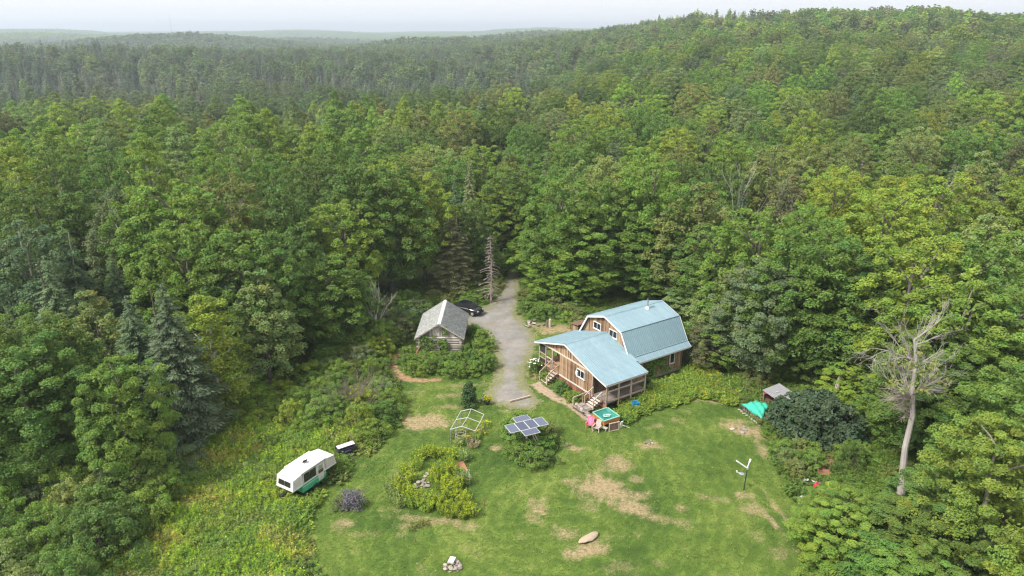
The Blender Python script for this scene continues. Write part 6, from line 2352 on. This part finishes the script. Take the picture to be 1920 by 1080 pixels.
# the goldenrod bed: each clump its own plant
KG = [blades_mesh('goldenrod_mesh', 46, 1.2, .40, 630 + k, .035, .10, 6, plume=(.5, .32, .1)[k], plume_tone=(1.4, 1.25, .5), lean=.22) for k in range(3)]
spots = [(770, 895), (757, 885), (782, 873), (825, 882), (842, 872), (815, 852), (799, 848), (785, 858), (835, 853), (852, 853), (870, 858), (768, 925), (752, 915), (788, 935), (803, 942), (820, 938), (800, 950), (845, 928), (862, 933), (872, 944), (855, 953), (866, 963), (882, 962), (838, 908), (856, 912), (733, 915), (737, 932),
         (748, 943), (866, 890), (874, 900), (742, 900), (812, 898), (826, 910), (775, 945), (830, 955), (845, 962), (848, 885)]
for k, (px, py) in enumerate(spots):
    x, y = G(px, py + 6)
    kk = 2 if (px < 750 or 860 < px < 880 and py < 910) else int(rng.integers(2))
    e = link('goldenrod_clump', KG[kk], None, (x, y, 0), (0, 0, rng.uniform(0, 6.28)), [rng.uniform(.85, 1.15)] * 2 + [rng.uniform(.75, 1.1)])
    tn = 'yellow-green' if kk < 2 else 'pale green'
    tag(e, None, 'plant', 'flower bed clumps in the round bed on the lawn', tint=jit(tn, rng))
    PLANTS.append(dict(o=e, kind='clump', noun='yellow goldenrod clump' if kk < 2 else 'green leafy clump', x=x, y=y, z=0, h=1, tint=None, done=False, cat='plant', bed='in the round flower bed'))
# tufts round the greenhouse frame and the little tuft island
KW = [blades_mesh('weed_mesh', 34, .75, .45, 640 + k, .035, .09, 5, plume=(0, .2, .0)[k]) for k in range(3)]
for k, (px, py) in enumerate(((852, 820), (868, 832), (880, 828), (893, 822), (902, 812), (856, 835), (888, 838), (908, 800), (875, 812), (860, 812))):
    x, y = G(px, py)
    e = link('weed_clump', KW[k % 3], None, (x, y, 0), (0, 0, k), (1, 1, rng.uniform(.7, 1.2)))
    tag(e, None, 'plant', 'weeds round the greenhouse frame', tint=jit(('olive', 'pale green', 'grey-brown', 'yellow-green')[k % 4], rng))
    PLANTS.append(dict(o=e, kind='clump', noun='straggly weed clump', x=x, y=y, z=0, h=1, tint=('olive', 'pale green', 'grey-brown', 'yellow-green')[k % 4], done=False, cat='plant', bed='around the greenhouse frame'))
for k, (px, py) in enumerate(((785, 985), (775, 990), (797, 982))):
    x, y = G(px, py)
    e = link('grass_tuft', KW[2], None, (x, y, 0), (0, 0, k), (.8, .8, .6))
    tag(e, ('tall grass tuft on the bare patch below the flower bed', 'left tuft of dry grass on the bare patch below the flower bed', 'right small tuft of dry grass on the bare patch below the flower bed')[k], 'grass tuft', tint=jit('olive', rng))

# lilies along the side of the house: one mass of arching leaves
def weeds(name, label, poly, sp, srcs, tints_, hr, seed, keep=None, wr=(.8, 1.25), drift=None):
    rg = np.random.default_rng(seed)
    lo, hi = poly.min(0), poly.max(0)
    xs_ = np.arange(lo[0], hi[0], sp)
    ys_ = np.arange(max(lo[1], 27), hi[1], sp)
    X, Y = np.meshgrid(xs_, ys_)
    P = np.stack([X.ravel(), Y.ravel()], 1) + rg.uniform(-.5, .5, (X.size, 2)) * sp
    sg = signed(P, poly) + .5 * vnoise(P[:, 0], P[:, 1], 1.2, seed)
    P = P[sg > 0]
    if keep is not None: P = P[keep(P)]
    low = np.clip(.35 + signed(P, poly) / 1.6, .35, 1) if name == 'meadow_weeds' else None
    for a_, b_, c_ in KEEPOUT: P = P[np.hypot(P[:, 0] - a_, P[:, 1] - b_) > c_]
    if low is not None: low = np.clip(.35 + signed(P, poly) / 1.6, .35, 1)
    n = len(P)
    coll = make_coll(name + '_plants', [source(name + '_a%02d' % i, m_) for i, m_ in enumerate(srcs)])
    T = np.array([TINT[q] if isinstance(q, str) else q for q in tints_])
    if drift is None:
        ti = rg.integers(len(T), size=n)
    else:
        nz = vnoise(P[:, 0], P[:, 1], drift, seed + 1) * .6 + .5 + rg.normal(0, .22, n)
        ti = np.clip((nz * len(T)).astype(int), 0, len(T) - 1)
    wv = rg.uniform(*wr, n)
    hh = rg.uniform(*hr, n) * (1 + .25 * vnoise(P[:, 0], P[:, 1], 2.2, seed + 2))
    if low is not None: hh = hh * low
    ix = np.clip(((vnoise(P[:, 0], P[:, 1], 3.0, seed + 3) * .6 + .5 + rg.normal(0, .25, n)) * len(srcs)).astype(int), 0, len(srcs) - 1)
    TT = T[ti]
    if name == 'lawn_grass':
        dq = np.clip(dry_amount(P[:, 0], P[:, 1]) * 1.3 + rg.normal(0, .2, n), 0, 1)[:, None]
        TT = TT * (1 + .13 * np.sin(signed(P, LAWN) * 5.2 + 1.4 * vnoise(P[:, 0], P[:, 1], 2.5, 77)))[:, None]
        TT = TT * (1 - dq) + np.array([(.38, .30, .165)]) * dq
    o = scatter(name, np.column_stack([P, zt(P[:, 0], P[:, 1])]), ix, rg.uniform(0, 6.28, n), np.column_stack([wv, wv, hh]), TT * rg.uniform(.8, 1.2, (n, 1)), coll)
    return tag(o, label, kind='stuff')


LILY = blades_mesh('lily_mesh', 30, .75, .4, 650, .07, .16, 4, lean=1.0, plume=.0)
LILYF = blades_mesh('lily_flower_mesh', 30, .8, .4, 651, .07, .16, 4, lean=.9, plume=.05, plume_tone=(2.2, 1.2, .4))
weeds('daylily_bed', 'dense bed of arching yellow-green lily leaves along the side of the house',
      plan([(1160, 782), (1175, 762), (1215, 745), (1245, 722), (1285, 700), (1318, 690), (1345, 712), (1392, 742), (1378, 760), (1330, 748), (1290, 745), (1265, 758), (1222, 772), (1180, 790)]),
      .42, [LILY, LILY, LILYF], [(.22, .31, .045), (.17, .28, .045), (.27, .34, .05), (.2, .3, .045)], (.8, 1.3), 660, drift=1.5)
# the tall weeds of the unmown meadow
TINT_STRAW = (.36, .29, .16)
MW = [blades_mesh('meadow_grass_mesh', 60, .85, .5, 670, .022, .09, 1, lean=.55), blades_mesh('meadow_leaf_mesh', 30, .95, .45, 671, .028, .09, 14), blades_mesh('meadow_goldenrod_mesh', 30, 1.05, .45, 672, .028, .08, 12, plume=.2, plume_tone=(1.35, 1.3, .6)),
      blades_mesh('meadow_herb_mesh', 24, .7, .5, 673, .028, .11, 16, lean=.8), blades_mesh('meadow_dry_mesh', 36, .8, .45, 674, .02, .06, 2, plume=.4, plume_tone=(1.3, 1.15, .9))]
MEADOW = plan([(300, 850), (395, 790), (470, 790), (560, 800), (640, 790), (700, 815), (690, 838), (645, 880), (600, 925), (572, 958), (556, 1010), (575, 1075), (545, 1300), (120, 1300), (190, 1080), (250, 1010), (320, 960)])
weeds('meadow_weeds', 'tall wild grass and goldenrod of the unmown meadow round the camper', MEADOW, .36, MW, [(.25, .33, .08), (.22, .35, .06), (.18, .30, .055), (.29, .40, .06), (.32, .42, .065), (.36, .36, .12)], (.7, 1.25), 680,
      lambda P: ~((np.abs((P[:, 0] + 17.39) * math.cos(-AC) - (P[:, 1] - 48) * math.sin(-AC) - .3) < 1.3) & (np.abs((P[:, 0] + 17.39) * math.sin(-AC) + (P[:, 1] - 48) * math.cos(-AC) - 1.3) < 2.2)), drift=3.5)
# undergrowth along the whole edge of the wood
CL_OUT = np.array(CLEAR)
def ring_keep(P):
    s_ = signed(P, CLEAR)
    l_ = signed(P, LAWN)
    dr_ = signed(P, DRIVE)
    free = np.ones(len(P), bool)
    for a, b, c in TAKEN[:5]: free &= (P[:, 0] - a) ** 2 + (P[:, 1] - b) ** 2 > (c * .8) ** 2
    return (s_ > -7) & (l_ < .3) & (dr_ < -.4) & free & (np.abs(P[:, 0]) < 60)
weeds('undergrowth', 'low leafy undergrowth and ferns along the edge of the wood', np.array([(-45, 28), (48, 28), (48, 112), (-45, 112)], float), .62, [MW[3], MW[1], MW[0]], ['mid green', 'fresh green', 'deep green', 'olive'], (.6, 1.1), 690, ring_keep, (1.0, 1.7))
# short grass over the lawn, thin where it is dry
rg = np.random.default_rng(700)
GT = [blades_mesh('lawn_tuft_mesh', 9, .075, .12, 701 + k, .016, 0, 0, lean=.9) for k in range(2)]
def lawn_keep(P):
    d_ = dry_amount(P[:, 0], P[:, 1])
    k = (rg.random(len(P)) > d_ * .75) & (signed(P, DRIVE) < .25) & (signed(P, WALK) < .1) & (signed(P, TRAIL) < .1)
    return k & ~((np.abs(P[:, 0] - 14) < 9) & (np.abs(P[:, 1] - 71) < 6))
weeds('lawn_grass', 'short mown grass blades of the lawn', LAWN, .2, GT, [(.032, .075, .013), (.055, .115, .02), (.075, .135, .022), (.1, .16, .027), (.14, .19, .035), (.19, .22, .055)], (.6, 1.3), 710, lawn_keep, (.8, 1.3), 4.0)

# ------------------------------------------------------------------ single dead trees
x, y = G(1688, 950)
rg = np.random.default_rng(721)
dt = empty('dead_tree', (x, y, 0), 0, 'tall pale dead tree with bare spreading twigs leaning over the right edge', 'dead tree')
tp_ = [Vector((0, 0, -.2)), Vector((-.3, .1, 2.6)), Vector((-.5, .2, 5.2)), Vector((-.4, .3, 7.9)), Vector((-.8, .4, 10.3)), Vector((-.9, .5, 12.4)), Vector((-1.3, .6, 14.0))]
mb = MB()
mb.tube(tp_, [.34, .25, .22, .19, .16, .12, .07], 9)
mb.build('trunk', M['deadwood'], dt)
mb = MB()
for k in range(15):
    a = rg.uniform(0, 6.28)
    i = rg.integers(4, 7)
    d_ = Vector((math.cos(a) * 1.15, math.sin(a) * .9, rg.uniform(.15, 1.1)))
    branch_tree(mb, tp_[i] * .75 + tp_[i - 1] * .25, d_, rg.uniform(1.7, 3.0), .06, 3, rg, .55, 5, .1, (3, 4))
branch_tree(mb, tp_[5], (-1, .1, .3), 2.9, .08, 3, rg, .45, 5, .05, (3, 5))
branch_tree(mb, tp_[6], (1, .2, .6), 2.4, .07, 3, rg, .45, 5, .1, (3, 5))
mb.build('branches', M['deadwood'], dt)
mb = MB()
for k in range(15):     # the tangle of brown twigs halfway up, on the left of the trunk
    p_ = tp_[3] * rg.uniform(.3, 1) + tp_[4] * 0
    p_ = tp_[3].lerp(tp_[4], rg.uniform(-.2, .8))
    branch_tree(mb, p_, (-1, rg.normal(0, .5), rg.uniform(-.1, .9)), rg.uniform(1.0, 1.9), .04, 2, rg, .7, 4, .1, (4, 6))
mb.build('twigs', M['dead_twig'], dt)
cm, cc = crown_mesh('dead_tree_leaf_mesh', 14.8, 11.6, 1.9, 26, 26, .13, dome_prof, 722, (.3, .6), .9, .3, core=False)
c_ = link('leaves', cm, dt, (-1.0, .4, -1.2))
c_['tint'] = jit('pale green', rng)
x, y = G(920, 566)
hS = CAM_H - math.hypot(x, y) * math.tan(-ray(920, 438)[1])
ds = empty('dead_spruce', (x, y, 0), 0, 'grey bare dead spruce beside the mouth of the driveway', 'dead tree')
link('trunk', snag_mesh('dead_spruce_mesh', hS, .15, 730, 2.0, 'dead_twig', 20, 4), ds)
for k, (tx, ty, h, lab) in enumerate(((1295 + 90, 350, 15, 'forked pale dead tree among the crowns right of the house'), (1455, 290, 17, 'bare whitish dead tree standing deep in the wood above the house'), (640, 520, 8, 'leafless sapling at the wood edge left of the log shed'))):
    x, y = hero_at(tx, ty, h) if k < 2 else G(700, 640)
    e = empty('dead_tree', (x, y, zt1(x, y)), 0, lab, 'dead tree')
    mb = MB()
    rg = np.random.default_rng(740 + k)
    branch_tree(mb, (0, 0, -.2), (.05, 0, 1), h * .62, .17, 3, rg, .5, 6, .45, (3, 4))
    branch_tree(mb, (.1, 0, h * .2), (.25, .1, 1), h * .5, .12, 3, rg, .5, 6, .4, (3, 4))
    mb.build('branches', M['pale_bark'], e)

# junk in the meadow
for px, py, s_, lab in ((462, 883, .3, 'white scrap lying in the weeds left of the camper'), (499, 944, .22, 'small pale stone in the weeds below the camper')):
    x, y = G(px, py)
    o = link('scrap', ROCKS[1], None, (x, y, .75), (.4, .2, 1), (s_, s_ * .7, s_ * .4))
    tag(o, lab, 'scrap')

# ------------------------------------------------------------------ labels that single each plant out
ORD = ['first', 'second', 'third', 'fourth', 'fifth', 'sixth', 'seventh', 'eighth', 'ninth', 'tenth', 'eleventh', 'twelfth', 'thirteenth', 'fourteenth', 'fifteenth', 'sixteenth']
NUM = ['zero', 'one', 'two', 'three', 'four', 'five', 'six', 'seven', 'eight', 'nine', 'ten', 'eleven', 'twelve', 'thirteen', 'fourteen', 'fifteen', 'sixteen']
COLS = [(130, 'at the far left'), (250, 'left of the big meadow spruce'), (400, 'above the big meadow spruce'), (540, 'above the camper'), (680, 'left of the log shed'), (790, 'just left of the log shed'), (890, 'behind the log shed'), (985, 'at the driveway mouth'),
        (1110, 'right of the driveway mouth'), (1240, 'behind the farmhouse'), (1340, 'behind the farmhouse corner'), (1450, 'right of the farmhouse'), (1590, 'beyond the dark dome bush'), (1720, 'behind the leaning dead tree'), (1830, 'right of the leaning dead tree'), (9999, 'at the far right')]
LOWCOLS = [(180, 'in the lower left corner'), (340, 'below the big meadow spruce'), (560, 'beside the camper'), (700, 'left of the dirt trail'), (800, 'left of the log shed'), (930, 'around the log shed'), (1100, 'beside the driveway'), (1420, 'right of the farmhouse'), (1540, 'around the dark dome bush'), (1700, 'below the leaning dead tree'), (9999, 'in the lower right corner')]
ROWS = [(5, 'at the forest edge'), (12, 'second row back'), (22, 'third row back'), (34, 'fourth row back'), (50, 'fifth row back'), (72, 'deep in the wood'), (999, 'farthest back')]
bags = {}
todo = [p_ for p_ in PLANTS if not p_['done']]
PP = np.array([(p_['x'], p_['y']) for p_ in todo])
ED = -signed(PP, CLEAR)
for p_, ed in zip(todo, ED):
    px = bearing_px(p_['x'], p_['y'], p_['z'] + p_['h'])
    p_['px'] = px
    low = p_['kind'] in ('willow', 'shrub')
    tn = (p_['tint'] if isinstance(p_['tint'], str) else 'dark' if p_['tint'] else '').replace('mid green', 'mid-green').replace('deep green', 'deep-green').replace('fresh green', 'bright-green').replace('pale green', 'pale-green').replace('dark', 'blackish-green')
    if 'bed' in p_:
        base = f"{tn} {p_['noun']} {p_['bed']}".strip()
        if p_['kind'] == 'clump' and 'flower bed' in p_['bed']:
            base += ', front part' if p_['y'] < 48.6 else (', middle part' if p_['y'] < 50.6 else ', back part')
    elif low:
        where = next(w for lim, w in LOWCOLS if px < lim)
        d_ = math.hypot(p_['x'], p_['y'])
        base = f"{tn} {p_['noun']} {where}"
        p_['dist'] = d_
    else:
        where = next(w for lim, w in COLS if px < lim)
        row = next(w for lim, w in ROWS if ed < lim)
        base = f"{tn} {p_['noun']} {where}, {row}"
    bags.setdefault(base, []).append(p_)
SIZES = ['tallest', 'second tallest']
for base, ps in bags.items():
    ps.sort(key=lambda q: q['px'])
    n = len(ps)
    if n > 7 and 'dist' in ps[0]:      # many alike bushes: split into nearer and farther rows first
        ps.sort(key=lambda q: q['dist'])
        k = math.ceil(n / 6)
        chunks = [ps[i::1][len(ps) * j // k:len(ps) * (j + 1) // k] for j, i in enumerate([0] * k)]
        names = [', nearest row', ', farthest row'] if k == 2 else ([', nearest row'] + [f', {ORD[j]} row away' for j in range(1, k - 1)] + [', farthest row'])
    else:
        chunks, names = [ps], ['']
    for ch, nm in zip(chunks, names):
        ch.sort(key=lambda q: q['px'])
        for i, p_ in enumerate(ch):
            if len(ch) == 1: s_ = base + nm
            elif len(ch) == 2: s_ = base + nm + (', left one' if i == 0 else ', right one')
            elif i == 0: s_ = base + nm + ', leftmost'
            elif i == len(ch) - 1: s_ = base + nm + ', rightmost'
            elif len(ch) == 3: s_ = base + nm + ', middle one'
            else: s_ = base + nm + f', {ORD[i]} from left'
            p_['o']['label'] = s_
GRP_NAMES = {'maple': 'maples of the wood round the clearing', 'ash': 'ash trees of the wood', 'aspen': 'aspens of the wood', 'birch': 'birches of the wood', 'spruce': 'spruces of the wood', 'snag': 'dead spruces of the wood', 'willow': 'bushes of the thickets', 'shrub': 'shrubs of the beds and edges'}
for p_ in PLANTS:
    if p_['kind'] in GRP_NAMES and not p_['o'].get('group'): p_['o']['group'] = GRP_NAMES[p_['kind']]
    if not p_['o'].get('category'): p_['o']['category'] = p_['cat']
bpy.context.view_layer.update()
